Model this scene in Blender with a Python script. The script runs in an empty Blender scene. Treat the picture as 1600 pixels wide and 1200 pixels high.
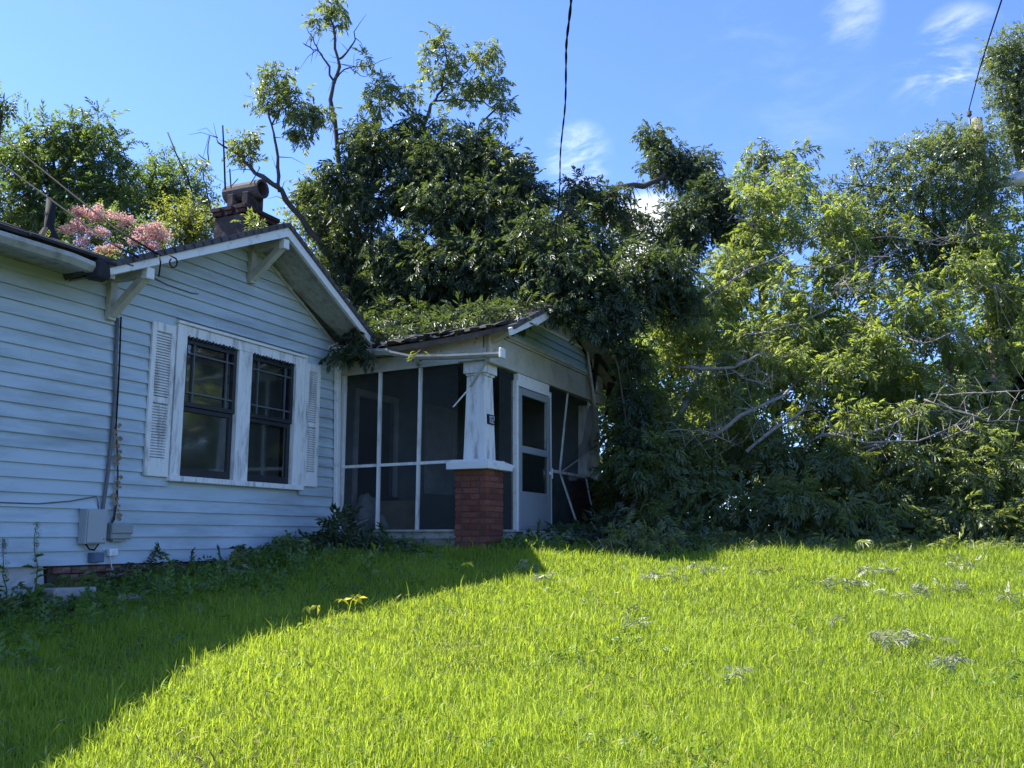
import bpy, bmesh, math, random
import numpy as np
from mathutils import Vector, Matrix
random.seed(7); rng = np.random.default_rng(7)
scene = bpy.context.scene
COL = scene.collection
R = math.radians

# ------------------------------------------------------------------ camera
F_PX, CX, CY = 1450.0, 800.0, 600.0
PITCH = math.atan(238.0 / F_PX)
EYE = 1.5
cam = bpy.data.cameras.new('camera'); cam.sensor_width = 36.0; cam.lens = 36.0 * F_PX / 1600.0
cam.clip_start = 0.05; cam.clip_end = 3000
cam_o = bpy.data.objects.new('camera', cam); COL.objects.link(cam_o)
cam_o.location = (0, 0, EYE); cam_o.rotation_euler = (R(90) + PITCH, 0, 0)
scene.camera = cam_o

# ------------------------------------------------------------------ sky, sun, exposure
SUN_HEAD, SUN_EL = -72.0, 52.0          # heading clockwise from the view direction, elevation
world = bpy.data.worlds.new('World'); scene.world = world; world.use_nodes = True
wn, wl = world.node_tree.nodes, world.node_tree.links
bg = wn['Background']; bg.inputs[1].default_value = 0.15
sky = wn.new('ShaderNodeTexSky'); sky.sky_type = 'NISHITA'; sky.sun_disc = False
sky.sun_elevation = R(SUN_EL); sky.sun_rotation = R(SUN_HEAD)
sky.air_density = 1.0; sky.dust_density = 0.25; sky.ozone_density = 3.5; sky.altitude = 200
wtc = wn.new('ShaderNodeTexCoord')
wmap = wn.new('ShaderNodeMapping'); wmap.inputs['Scale'].default_value = (2.0, 1.2, 5.0); wmap.inputs['Rotation'].default_value = (0.2, 0.5, 0.3)
wl.new(wtc.outputs['Generated'], wmap.inputs[0])
wno = wn.new('ShaderNodeTexNoise'); wno.inputs['Scale'].default_value = 5.0; wno.inputs['Detail'].default_value = 9; wno.inputs['Roughness'].default_value = .62; wno.inputs['Distortion'].default_value = .5
wl.new(wmap.outputs[0], wno.inputs['Vector'])
def px_dir(px, py):
    x = (px - CX) / F_PX; y = (CY - py) / F_PX
    v = Vector((x, math.cos(PITCH) - math.sin(PITCH) * y, math.sin(PITCH) + math.cos(PITCH) * y)); v.normalize(); return v
def wmath(op, a, b=None, clamp=False):
    m = wn.new('ShaderNodeMath'); m.operation = op; m.use_clamp = clamp
    for i, s in enumerate((a, b)):
        if s is None: continue
        if isinstance(s, (int, float)): m.inputs[i].default_value = s
        else: wl.new(s, m.inputs[i])
    return m.outputs[0]
def cloud(px, py, ang, gain, lo, hi):
    d = wn.new('ShaderNodeVectorMath'); d.operation = 'DOT_PRODUCT'
    nrm = wn.new('ShaderNodeVectorMath'); nrm.operation = 'NORMALIZE'; wl.new(wtc.outputs['Generated'], nrm.inputs[0])
    wl.new(nrm.outputs[0], d.inputs[0]); d.inputs[1].default_value = px_dir(px, py)
    mr = wn.new('ShaderNodeMapRange'); mr.interpolation_type = 'SMOOTHSTEP'
    mr.inputs['From Min'].default_value = math.cos(R(ang)); mr.inputs['From Max'].default_value = math.cos(R(ang * .15))
    wl.new(d.outputs['Value'], mr.inputs['Value'])
    nr = wn.new('ShaderNodeMapRange'); nr.interpolation_type = 'SMOOTHSTEP'; nr.inputs['From Min'].default_value = lo; nr.inputs['From Max'].default_value = hi
    wl.new(wno.outputs['Fac'], nr.inputs['Value'])
    return wmath('MULTIPLY', wmath('MULTIPLY', mr.outputs[0], nr.outputs[0]), gain)
acc = cloud(1015, 375, 3.2, 1.25, .28, .55)
for c in ((905, 245, 2.4, .38, .42, .7), (1500, 75, 2.6, .40, .42, .70), (1475, 110, 2.2, .30, .42, .70), (1450, 130, 2.4, .14, .45, .7), (1330, 25, 2.0, .20, .4, .7), (1210, 140, 7, .05, .42, .75), (760, 420, 3.5, .7, .35, .6)):
    acc = wmath('ADD', acc, cloud(*c))
gen = wn.new('ShaderNodeMapRange'); gen.inputs['From Min'].default_value = .68; gen.inputs['From Max'].default_value = .95; gen.inputs['To Max'].default_value = .04
wl.new(wno.outputs['Fac'], gen.inputs['Value'])
acc = wmath('ADD', acc, gen.outputs[0], True)
wtint = wn.new('ShaderNodeMixRGB'); wtint.blend_type = 'MULTIPLY'; wtint.inputs[0].default_value = 1; wl.new(sky.outputs[0], wtint.inputs[1]); wtint.inputs[2].default_value = (.53, .625, .91, 1)
wmix = wn.new('ShaderNodeMixRGB'); wl.new(acc, wmix.inputs[0]); wl.new(wtint.outputs[0], wmix.inputs[1]); wmix.inputs[2].default_value = (5.4, 5.6, 6.0, 1)
wl.new(wmix.outputs[0], bg.inputs[0])
sun = bpy.data.lights.new('sun', 'SUN'); sun.energy = 5.0; sun.angle = R(0.53); sun.color = (1.0, .95, .86)
sun_o = bpy.data.objects.new('sun', sun); COL.objects.link(sun_o)
sd = Vector((math.sin(R(SUN_HEAD)) * math.cos(R(SUN_EL)), math.cos(R(SUN_HEAD)) * math.cos(R(SUN_EL)), math.sin(R(SUN_EL))))
sun_o.rotation_euler = sd.to_track_quat('Z', 'Y').to_euler(); sun_o.location = sd * 40
vs = scene.view_settings; vs.view_transform = 'Standard'; vs.look = 'None'; vs.exposure = 1.35; vs.gamma = 1.0; vs.use_curve_mapping = False

# ------------------------------------------------------------------ pixel -> place
TH = R(24.7)
WX, WY = math.sin(TH), math.cos(TH); VX, VY = -math.cos(TH), math.sin(TH)
OX, OY = -4.63, 8.5
def ray(px, py):
    x = (px - CX) / F_PX; y = (CY - py) / F_PX
    fw = math.cos(PITCH) - math.sin(PITCH) * y; up = math.sin(PITCH) + math.cos(PITCH) * y
    return x / fw, up / fw
def at(px, py, d):
    x, u = ray(px, py); return Vector((x * d, d, EYE + u * d))
def to_loc(P):
    dx, dy = P[0] - OX, P[1] - OY
    return Vector((dx * WX + dy * WY, dx * VX + dy * VY, P[2]))
def to_world(p): return Vector((OX + p[0] * WX + p[1] * VX, OY + p[0] * WY + p[1] * VY, p[2]))
def onv(px, py, v):
    x, u = ray(px, py); d = (v + OX * VX + OY * VY) / (x * VX + VY); return to_loc((x * d, d, EYE + u * d))
def onw(px, py, w):
    x, u = ray(px, py); d = (w + OX * WX + OY * WY) / (x * WX + WY); return to_loc((x * d, d, EYE + u * d))
def ground_z(x, y):
    y = np.asarray(y, float); x = np.asarray(x, float)
    t = np.clip(y, -3, 40)
    base = np.where(t < 12, .108 * t, 1.296 + (1 - np.exp(-(t - 12) / 2.2)) * .2376)
    return base + .02 * np.sin(x * 1.1 + 1) * np.sin(y * .9) + .012 * np.sin(x * 2.3 + y * 1.7)
def gz(x, y): return float(ground_z(x, y))
def ongr(px, py):
    x, u = ray(px, py); d = 6.0
    for _ in range(40): d += (EYE + u * d - gz(x * d, d)) / max(.05, .108 - u) * .7
    return Vector((x * d, d, gz(x * d, d)))

# ------------------------------------------------------------------ materials
def mat(name, col, rough=.75, var=.15, scale=5, bump=0.0, bscale=50, dirt=None, spec=.3, metal=0, stretch=(1, 1, 1)):
    m = bpy.data.materials.new(name); m.use_nodes = True; n, l = m.node_tree.nodes, m.node_tree.links
    b = n['Principled BSDF']; b.inputs['Roughness'].default_value = rough; b.inputs['Metallic'].default_value = metal; b.inputs['Specular IOR Level'].default_value = spec
    tc = n.new('ShaderNodeTexCoord'); mp = n.new('ShaderNodeMapping'); mp.inputs['Scale'].default_value = stretch; l.new(tc.outputs['Object'], mp.inputs[0])
    no = n.new('ShaderNodeTexNoise'); no.inputs['Scale'].default_value = scale; no.inputs['Detail'].default_value = 6; no.inputs['Roughness'].default_value = .65; l.new(mp.outputs[0], no.inputs['Vector'])
    mr = n.new('ShaderNodeMapRange'); mr.inputs['From Min'].default_value = .3; mr.inputs['From Max'].default_value = .7; l.new(no.outputs['Fac'], mr.inputs['Value'])
    mx = n.new('ShaderNodeMixRGB'); l.new(mr.outputs[0], mx.inputs[0])
    mx.inputs[1].default_value = tuple(c * (1 - var) for c in col) + (1,); mx.inputs[2].default_value = tuple(min(1, c * (1 + var)) for c in col) + (1,)
    out = mx.outputs[0]
    if dirt:
        dc, amt, ds, lo, hi = dirt
        n2 = n.new('ShaderNodeTexNoise'); n2.inputs['Scale'].default_value = ds; n2.inputs['Detail'].default_value = 8; n2.inputs['Roughness'].default_value = .7; l.new(mp.outputs[0], n2.inputs['Vector'])
        m2 = n.new('ShaderNodeMapRange'); m2.inputs['From Min'].default_value = lo; m2.inputs['From Max'].default_value = hi; m2.inputs['To Max'].default_value = amt; l.new(n2.outputs['Fac'], m2.inputs['Value'])
        x2 = n.new('ShaderNodeMixRGB'); l.new(m2.outputs[0], x2.inputs[0]); l.new(out, x2.inputs[1]); x2.inputs[2].default_value = dc + (1,); out = x2.outputs[0]
    l.new(out, b.inputs['Base Color'])
    if bump:
        n3 = n.new('ShaderNodeTexNoise'); n3.inputs['Scale'].default_value = bscale; n3.inputs['Detail'].default_value = 5; l.new(mp.outputs[0], n3.inputs['Vector'])
        bp = n.new('ShaderNodeBump'); bp.inputs['Strength'].default_value = bump; bp.inputs['Distance'].default_value = .01; l.new(n3.outputs['Fac'], bp.inputs['Height']); l.new(bp.outputs[0], b.inputs['Normal'])
    return m
def leaf_mat(name, c_dark, c_light, trans_col, trans=.42, rough=.42, spec=.45):
    m = bpy.data.materials.new(name); m.use_nodes = True; n, l = m.node_tree.nodes, m.node_tree.links
    b = n['Principled BSDF']; b.inputs['Roughness'].default_value = rough; b.inputs['Specular IOR Level'].default_value = spec
    a = n.new('ShaderNodeAttribute'); a.attribute_name = 'tint'
    mx = n.new('ShaderNodeMixRGB'); l.new(a.outputs['Fac'], mx.inputs[0]); mx.inputs[1].default_value = c_dark + (1,); mx.inputs[2].default_value = c_light + (1,)
    l.new(mx.outputs[0], b.inputs['Base Color'])
    t = n.new('ShaderNodeBsdfTranslucent'); mt = n.new('ShaderNodeMixRGB'); mt.inputs[0].default_value = .6; l.new(mx.outputs[0], mt.inputs[1]); mt.inputs[2].default_value = trans_col + (1,); l.new(mt.outputs[0], t.inputs[0])
    ms = n.new('ShaderNodeMixShader'); ms.inputs[0].default_value = trans; l.new(b.outputs[0], ms.inputs[1]); l.new(t.outputs[0], ms.inputs[2])
    l.new(ms.outputs[0], n['Material Output'].inputs[0]); return m
MT = {}
MT['siding'] = mat('blue_siding', (.46, .535, .555), .55, .07, 2.5, .12, 90, ((.12, .14, .13), .62, 1.6, .47, .76), .35, stretch=(.35, 1, 2.2))
MT['siding_teal'] = mat('porch_siding', (.32, .44, .46), .6, .08, 3, .1, 90, ((.10, .12, .10), .5, 2.2, .52, .8), .3)
MT['white'] = mat('weathered_white_paint', (.77, .745, .69), .65, .08, 5, .35, 60, ((.27, .26, .23), .85, 9, .50, .68), .25, stretch=(1, 1, .22))
MT['trim'] = mat('white_trim', (.78, .755, .70), .55, .05, 4, .15, 60, ((.28, .27, .24), .7, 8, .54, .74), .3)
MT['beige'] = mat('stained_cream_board', (.50, .48, .40), .7, .12, 2.5, .2, 60, ((.20, .18, .13), .65, 3.0, .50, .75), .25)
MT['cream_brace'] = mat('cream_brace', (.50, .48, .40), .7, .12, 5, .2, 50, ((.22, .20, .15), .6, 8, .52, .75), .25)
MT['soffit'] = mat('soffit_boards', (.40, .40, .37), .8, .2, 6, .4, 30, ((.16, .15, .13), .7, 9, .48, .7), .2)
MT['black'] = mat('black_sash', (.018, .020, .022), .45, .3, 10, .2, 60, ((.10, .10, .10), .3, 12, .6, .8), .4)
MT['muntin'] = mat('grey_muntin', (.10, .115, .12), .5, .2, 12)
MT['blind'] = mat('dark_blind', (.12, .12, .105), .6, .15, 4)
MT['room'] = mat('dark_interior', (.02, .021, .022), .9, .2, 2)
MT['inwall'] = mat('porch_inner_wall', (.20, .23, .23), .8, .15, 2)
MT['intrim'] = mat('porch_inner_trim', (.55, .56, .55), .7, .15, 4)
MT['grey_metal'] = mat('grey_painted_metal', (.36, .38, .37), .45, .06, 5, .05, 60, ((.2, .2, .18), .4, 9, .6, .8), .5)
MT['grey_plastic'] = mat('grey_plastic', (.30, .31, .29), .55, .06, 5)
MT['dark_blue'] = mat('slate_box', (.10, .14, .20), .5, .1, 6)
MT['door'] = mat('storm_door_paint', (.26, .28, .28), .45, .06, 3, .05, 40, ((.22, .22, .2), .4, 5, .58, .8), .4)  # grey-white door darkened; the porch's deep shade is in this colour
MT['brick'] = mat('brick_red_a', (.20, .072, .044), .85, .25, 25, .5, 80, ((.10, .06, .05), .5, 30, .55, .8), .2)
MT['brick_b'] = mat('brick_red_b', (.155, .052, .036), .85, .25, 25, .5, 80, ((.08, .05, .045), .5, 30, .55, .8), .2)
MT['brick_c'] = mat('brick_red_c', (.235, .085, .055), .85, .3, 25, .5, 80, ((.10, .07, .06), .6, 14, .5, .75), .2)
MT['brick_old'] = mat('brick_foundation', (.20, .10, .075), .9, .3, 18, .5, 60, ((.34, .30, .27), .7, 12, .52, .7), .15)
MT['brick_soot'] = mat('sooty_brick', (.075, .042, .036), .9, .3, 12, .5, 60, ((.03, .03, .03), .7, 6, .48, .7), .15)
MT['mortar'] = mat('mortar', (.10, .075, .06), .95, .2, 20, .4, 80)
MT['parge'] = mat('pale_parging', (.46, .45, .42), .9, .12, 4, .5, 25, ((.14, .13, .11), .8, 3.5, .5, .7), .15)
MT['skirt'] = mat('peeling_skirt_boards', (.24, .23, .20), .9, .25, 8, .5, 40, ((.07, .065, .055), .85, 5, .46, .62), .15, stretch=(1, .5, 2.5))
MT['concrete'] = mat('concrete', (.33, .32, .29), .9, .18, 9, .5, 60, ((.14, .14, .11), .6, 6, .5, .7), .2)
MT['soot'] = mat('chimney_brick', (.055, .045, .042), .9, .3, 9, .6, 40, ((.28, .26, .24), .7, 5, .52, .72), .15)
MT['clay'] = mat('chimney_clay', (.10, .085, .075), .85, .3, 10, .4, 40, ((.04, .04, .04), .7, 6, .5, .7), .2)
MT['shingle'] = mat('asphalt_shingle', (.105, .098, .098), .95, .3, 14, .8, 120, ((.035, .033, .033), .7, 4, .5, .75), .12)
MT['tar'] = mat('dark_roof_edge', (.030, .028, .028), .9, .3, 12, .5, 60)
MT['gutter'] = mat('gutter_metal', (.40, .40, .36), .5, .12, 6, .1, 40, ((.16, .14, .08), .75, 5, .48, .68), .4)
MT['pipe'] = mat('vent_pipe', (.02, .02, .022), .8, .2, 10, spec=.15)
MT['cable'] = mat('black_cable', (.014, .014, .015), .85, .2, 30, spec=.08)
MT['cable_grey'] = mat('grey_conduit', (.13, .13, .13), .55, .2, 12)
MT['wire_white'] = mat('white_wire', (.55, .55, .52), .6, .1, 10)
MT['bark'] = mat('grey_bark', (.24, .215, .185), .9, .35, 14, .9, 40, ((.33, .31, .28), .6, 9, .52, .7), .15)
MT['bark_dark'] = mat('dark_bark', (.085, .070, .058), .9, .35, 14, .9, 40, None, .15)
MT['pole'] = mat('weathered_pole', (.24, .21, .17), .9, .2, 8, .5, 30, None, .15, stretch=(1, 1, .15))
MT['lampgrey'] = mat('lamp_metal', (.55, .56, .56), .4, .05, 4, metal=.3)
MT['lampwhite'] = mat('lamp_white', (.75, .76, .76), .4, .04, 4)
MT['card'] = mat('cardboard', (.44, .36, .25), .85, .1, 6)
MT['bag'] = mat('pale_bag', (.55, .55, .52), .6, .15, 6, .4, 12)
MT['soil'] = mat('soil', (.060, .055, .028), .95, .35, 7, .8, 40, ((.05, .08, .02), .8, 3, .4, .6), .1)
MT['wood_broken'] = mat('splintered_wood', (.30, .22, .14), .85, .25, 12, .5, 40, None, .2, stretch=(1, 1, .2))
MT['plate'] = mat('number_plate', (.012, .013, .016), .5, .1, 5)
MT['digit'] = mat('number_digit', (.55, .58, .62), .5, .05, 5)
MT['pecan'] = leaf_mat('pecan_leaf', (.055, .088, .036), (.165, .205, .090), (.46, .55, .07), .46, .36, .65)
MT['pecan_dark'] = leaf_mat('pecan_leaf_deep', (.022, .042, .024), (.068, .102, .050), (.26, .36, .05), .30, .42, .5)  # shaded copy of the pecan leaf; backlit darkness is in its colour
MT['pecan_fallen'] = leaf_mat('pecan_leaf_fallen', (.066, .108, .040), (.19, .24, .085), (.58, .70, .07), .50, .36, .6)  # lighter copy: pale undersides, and sunlight put into the colour
MT['broad'] = leaf_mat('broad_leaf', (.042, .076, .026), (.125, .18, .06), (.34, .48, .06), .42)
MT['vine'] = leaf_mat('vine_leaf', (.055, .086, .032), (.19, .23, .10), (.40, .50, .09), .38, .33, .6)
MT['yellowleaf'] = leaf_mat('yellow_green_leaf', (.08, .115, .022), (.19, .22, .04), (.48, .52, .05), .42)
MT['weed'] = leaf_mat('weed_leaf', (.060, .120, .024), (.15, .24, .045), (.32, .50, .05), .40)
MT['wilt'] = leaf_mat('wilted_leaf', (.17, .20, .11), (.42, .44, .29), (.45, .48, .22), .25, .5, .4)
MT['flower'] = leaf_mat('pink_blossom', (.60, .30, .28), (.82, .52, .48), (.85, .55, .5), .35, .6, .2)
MT['yellowflower'] = leaf_mat('yellow_blossom', (.75, .60, .03), (.85, .75, .05), (.9, .8, .05), .35)
MT['straw'] = leaf_mat('straw_blade', (.26, .25, .08), (.46, .45, .18), (.5, .5, .15), .4)
MT['grass'] = leaf_mat('grass_blade', (.080, .155, .014), (.34, .43, .05), (.66, .82, .06), .53, .45, .4)
def screen_mat():
    m = bpy.data.materials.new('insect_screen'); m.use_nodes = True; n, l = m.node_tree.nodes, m.node_tree.links
    t = n.new('ShaderNodeBsdfTransparent'); d = n.new('ShaderNodeBsdfDiffuse'); ms = n.new('ShaderNodeMixShader')
    tc = n.new('ShaderNodeTexCoord'); no = n.new('ShaderNodeTexNoise'); no.inputs['Scale'].default_value = 2.2; no.inputs['Detail'].default_value = 5; l.new(tc.outputs['Object'], no.inputs['Vector'])
    mr = n.new('ShaderNodeMapRange'); mr.inputs['From Min'].default_value = .3; mr.inputs['From Max'].default_value = .75; mr.inputs['To Min'].default_value = .28; mr.inputs['To Max'].default_value = .50; l.new(no.outputs['Fac'], mr.inputs['Value'])
    d.inputs[0].default_value = (.055, .057, .053, 1); l.new(mr.outputs[0], ms.inputs[0]); l.new(t.outputs[0], ms.inputs[1]); l.new(d.outputs[0], ms.inputs[2]); l.new(ms.outputs[0], n['Material Output'].inputs[0]); return m
MT['screen'] = screen_mat()
def glass_mat():
    m = bpy.data.materials.new('window_glass'); m.use_nodes = True; n, l = m.node_tree.nodes, m.node_tree.links
    t = n.new('ShaderNodeBsdfTransparent'); t.inputs[0].default_value = (.80, .82, .80, 1); g = n.new('ShaderNodeBsdfGlossy'); g.inputs['Roughness'].default_value = .06; fr = n.new('ShaderNodeFresnel'); fr.inputs[0].default_value = 1.45
    mm = n.new('ShaderNodeMath'); mm.operation = 'MULTIPLY'; mm.inputs[1].default_value = .5; l.new(fr.outputs[0], mm.inputs[0])
    ms = n.new('ShaderNodeMixShader'); l.new(mm.outputs[0], ms.inputs[0]); l.new(t.outputs[0], ms.inputs[1]); l.new(g.outputs[0], ms.inputs[2]); l.new(ms.outputs[0], n['Material Output'].inputs[0]); return m
MT['glass'] = glass_mat()

# ------------------------------------------------------------------ mesh helpers
def props(o, label=None, cat=None, group=None, kind=None):
    for k, v in (('label', label), ('category', cat), ('group', group), ('kind', kind)):
        if v: o[k] = v
    return o
def obj(name, vf, m, parent=None, smooth=False, bevel=0, **kw):
    me = bpy.data.meshes.new(name); me.from_pydata([tuple(v) for v in vf[0]], [], vf[1]); me.materials.append(MT[m] if isinstance(m, str) else m)
    if bevel:
        bm = bmesh.new(); bm.from_mesh(me); bmesh.ops.bevel(bm, geom=bm.edges[:], offset=bevel, segments=1, affect='EDGES'); bm.to_mesh(me); bm.free()
    if smooth: me.polygons.foreach_set('use_smooth', [True] * len(me.polygons))
    o = bpy.data.objects.new(name, me); COL.objects.link(o)
    if parent: o.parent = parent
    return props(o, **kw)
def empty(name, loc, rz=0, **kw):
    o = bpy.data.objects.new(name, None); o.empty_display_size = .2; COL.objects.link(o); o.location = loc; o.rotation_euler = (0, 0, rz); return props(o, **kw)
HEXF = [(0, 3, 2, 1), (4, 5, 6, 7), (0, 1, 5, 4), (1, 2, 6, 5), (2, 3, 7, 6), (3, 0, 4, 7)]
def bx(x0, x1, y0, y1, z0, z1):
    return [(x0, y0, z0), (x1, y0, z0), (x1, y1, z0), (x0, y1, z0), (x0, y0, z1), (x1, y0, z1), (x1, y1, z1), (x0, y1, z1)], list(HEXF)
def hexa(p8): return list(p8), list(HEXF)
def beam(a, b, w, h, up=(0, 0, 1)):
    a, b = Vector(a), Vector(b); d = (b - a).normalized(); s = d.cross(Vector(up)).normalized(); u = s.cross(d)
    p = []
    for c in (a, b):
        for i, j in ((-1, -1), (1, -1), (1, 1), (-1, 1)): p.append(c + s * (i * w / 2) + u * (j * h / 2))
    return p, list(HEXF)
def tube(pts, radii, n=6, cap=True):
    pts = [Vector(p) for p in pts]; vs, fs = [], []
    if isinstance(radii, (int, float)): radii = [radii] * len(pts)
    ref = None
    for i, p in enumerate(pts):
        d = (pts[min(i + 1, len(pts) - 1)] - pts[max(i - 1, 0)]).normalized()
        if ref is None: ref = d.orthogonal().normalized()
        s = (ref - d * ref.dot(d)); s = s.normalized() if s.length > 1e-4 else d.orthogonal().normalized(); ref = s; u = d.cross(s)
        for k in range(n):
            a = 2 * math.pi * k / n; vs.append(p + (s * math.cos(a) + u * math.sin(a)) * radii[i])
    for i in range(len(pts) - 1):
        for k in range(n):
            a, b = i * n + k, i * n + (k + 1) % n; fs.append((a, b, b + n, a + n))
    if cap: fs.append(tuple(reversed(range(n)))); fs.append(tuple(range((len(pts) - 1) * n, len(pts) * n)))
    return vs, fs
def join(*parts):
    V, Fc = [], []
    for v, f in parts:
        o = len(V); V += list(v); Fc += [tuple(i + o for i in q) for q in f]
    return V, Fc
def rel(vf, p): p = Vector(p); return [Vector(v) - p for v in vf[0]], vf[1]

# ------------------------------------------------------------------ ground
def make_ground():
    xs = np.concatenate([[-900, -300, -120, -60, -35], np.arange(-24, 24.1, .6), [35, 60, 120, 300, 900]]); ys = np.concatenate([[-600, -150, -40, -15], np.arange(-6, 40.1, .6), [55, 90, 200, 500, 1500]])
    X, Y = np.meshgrid(xs, ys); Z = ground_z(X, Y)
    v = np.stack([X.ravel(), Y.ravel(), Z.ravel()], 1); nx, ny = len(xs), len(ys)
    f = [(j * nx + i, j * nx + i + 1, (j + 1) * nx + i + 1, (j + 1) * nx + i) for j in range(ny - 1) for i in range(nx - 1)]
    return obj('ground', (v.tolist(), f), 'soil', smooth=True, kind='structure')
make_ground()

# ------------------------------------------------------------------ house
house = empty('house', (OX, OY, 0), R(90) - TH, label='pale blue clapboard cottage with screened porch and brick pier', cat='house')
H = house
GC, ZR, SL, SR = 3.12, 5.33, .470, .525        # gable centre, ridge height, left and right pitch
def roof_under(w): return ZR - .11 - (SL * (GC - w) if w < GC else SR * (w - GC))
EXPO, ZB = .1365, 1.222
WIN = (1.99, 4.24, 2.13, 3.86)
wall = obj('wall', join(bx(-6.5, WIN[0], .022, .16, 1.225, 4.12), bx(WIN[1], 5.2, .022, .16, 1.225, 4.12), bx(WIN[0], WIN[1], .022, .16, 1.225, WIN[2]), bx(WIN[0], WIN[1], .022, .16, WIN[3], 4.12),
    hexa([(.8, .022, 4.12), (5.2, .022, 4.12), (5.2, .16, 4.12), (.8, .16, 4.12), (GC - .04, .022, 5.16), (GC + .04, .022, 5.16), (GC + .04, .16, 5.16), (GC - .04, .16, 5.16)])), 'siding', H)
def board(wa0, wb0, wa1, wb1, z0, z1, name='siding_board', m='siding', parent=wall, v=0.0):
    j = random.uniform(-.0025, .0025); t = random.uniform(-.003, .003)
    return obj(name, hexa([(wa0, v - .026 + t, z0 + j), (wb0, v - .026 + t, z0 - j), (wb0, v + .018, z0 + .016), (wa0, v + .018, z0 + .016), (wa1, v + .002, z1 + .020), (wb1, v + .002, z1 + .020), (wb1, v + .02, z1 + .020), (wa1, v + .02, z1 + .020)]), m, parent)
row = 0
while True:
    z0 = ZB + row * EXPO; z1 = z0 + EXPO; row += 1
    if z1 > 5.2: break
    if z1 < 4.09:
        segs = [(-6.5, WIN[0] - .03), (WIN[1] + .03, 5.2)] if z1 > WIN[2] and z0 < WIN[3] else [(-6.5, 5.2)]
        out = []
        for a, b in segs:       # butt joints at staggered places
            cut = -2.2 + (row * 1.37) % 2.6
            cut2 = 2.25 + ((row * .83) % 1.9)
            pts = [a] + [c for c in (cut, cut2) if a + .4 < c < b - .4 and (c < 0 or row % 3 == 0)] + [b]
            out += [(pts[i] + (.001 if i else 0), pts[i + 1] - .001) for i in range(len(pts) - 1)]
        for a, b in out: board(a, b, a, b, z0, z1)
    else:
        fl = lambda z: max(.55, GC - (ZR - .09 - z) / SL); fr = lambda z: min(5.2, GC + (ZR - .09 - z) / SR)
        if fr(z1) - fl(z1) > .05: board(fl(z0), fr(z0), fl(z1), fr(z1), z0, z1)
obj('rear_wall', join(bx(-6.5, 10.0, 4.9, 5.0, .9, 4.2), bx(-6.5, -6.4, .17, 4.89, .9, 4.2), bx(9.9, 10.0, .17, 4.89, .9, 4.2)), 'siding', H)
# foundation
fnd = obj('foundation', bx(.58, 5.15, .06, .3, .45, 1.24), 'mortar', H)
proto = []
for L in (.195, .20, .205): proto.append(obj('brick', bx(-L / 2, L / 2, -.045, .045, -.03, .03), 'brick_old', fnd, bevel=.005))
for b in proto: COL.objects.unlink(b)
def brickcopy(parent, loc, rz=0, src=None, m=None):
    b = (src or random.choice(proto)).copy(); COL.objects.link(b); b.parent = parent; b.location = loc; b.rotation_euler = (random.uniform(-.02, .02), random.uniform(-.012, .012), rz + random.uniform(-.015, .015)); return b
for r_ in range(6):
    for k in range(22):
        brickcopy(fnd, (.70 + k * .209 + (.104 if r_ % 2 else 0), .062 + random.uniform(-.012, .008), 1.175 - r_ * .072))
obj('foundation_parging', hexa([(-6.5, .0, .3), (.62, -.02, .3), (.55, .3, .3), (-6.5, .3, .3), (-6.5, .03, 1.235), (.50, .035, 1.235), (.5, .3, 1.235), (-6.5, .3, 1.235)]), 'parge', H)
obj('foundation_parging', hexa([(-.7, -.09, .3), (.46, -.12, .3), (.5, .05, .3), (-.7, .05, .3), (-.7, -.06, 1.04), (.40, -.08, 1.0), (.42, .05, 1.03), (-.7, .05, 1.04)]), 'parge', H, bevel=.015)

# windows
window = obj('window', join(bx(1.95, 2.10, -.05, .06, 2.165, 3.88), bx(2.98, 3.22, -.045, .06, 2.165, 3.76), bx(4.09, 4.27, -.05, .06, 2.165, 3.88), bx(2.10, 4.09, -.048, .06, 3.76, 3.878)), 'white', H, bevel=.004)
obj('drip_cap', bx(1.93, 4.29, -.075, .02, 3.881, 3.915), 'trim', window, bevel=.004)
obj('sill', bx(1.92, 4.29, -.095, .06, 2.10, 2.163), 'white', window, bevel=.006)
obj('side_moulding', bx(4.272, 4.30, -.065, .02, 2.165, 3.88), 'trim', window)
obj('room_recess', join(bx(2.0, 4.2, .5, .52, 2.1, 3.9), bx(1.99, 2.01, .16, .5, 2.1, 3.9), bx(4.2, 4.22, .16, .5, 2.1, 3.9), bx(2.0, 4.2, .16, .5, 2.08, 2.10), bx(2.0, 4.2, .16, .5, 3.9, 3.92)), 'room', window)
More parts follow.
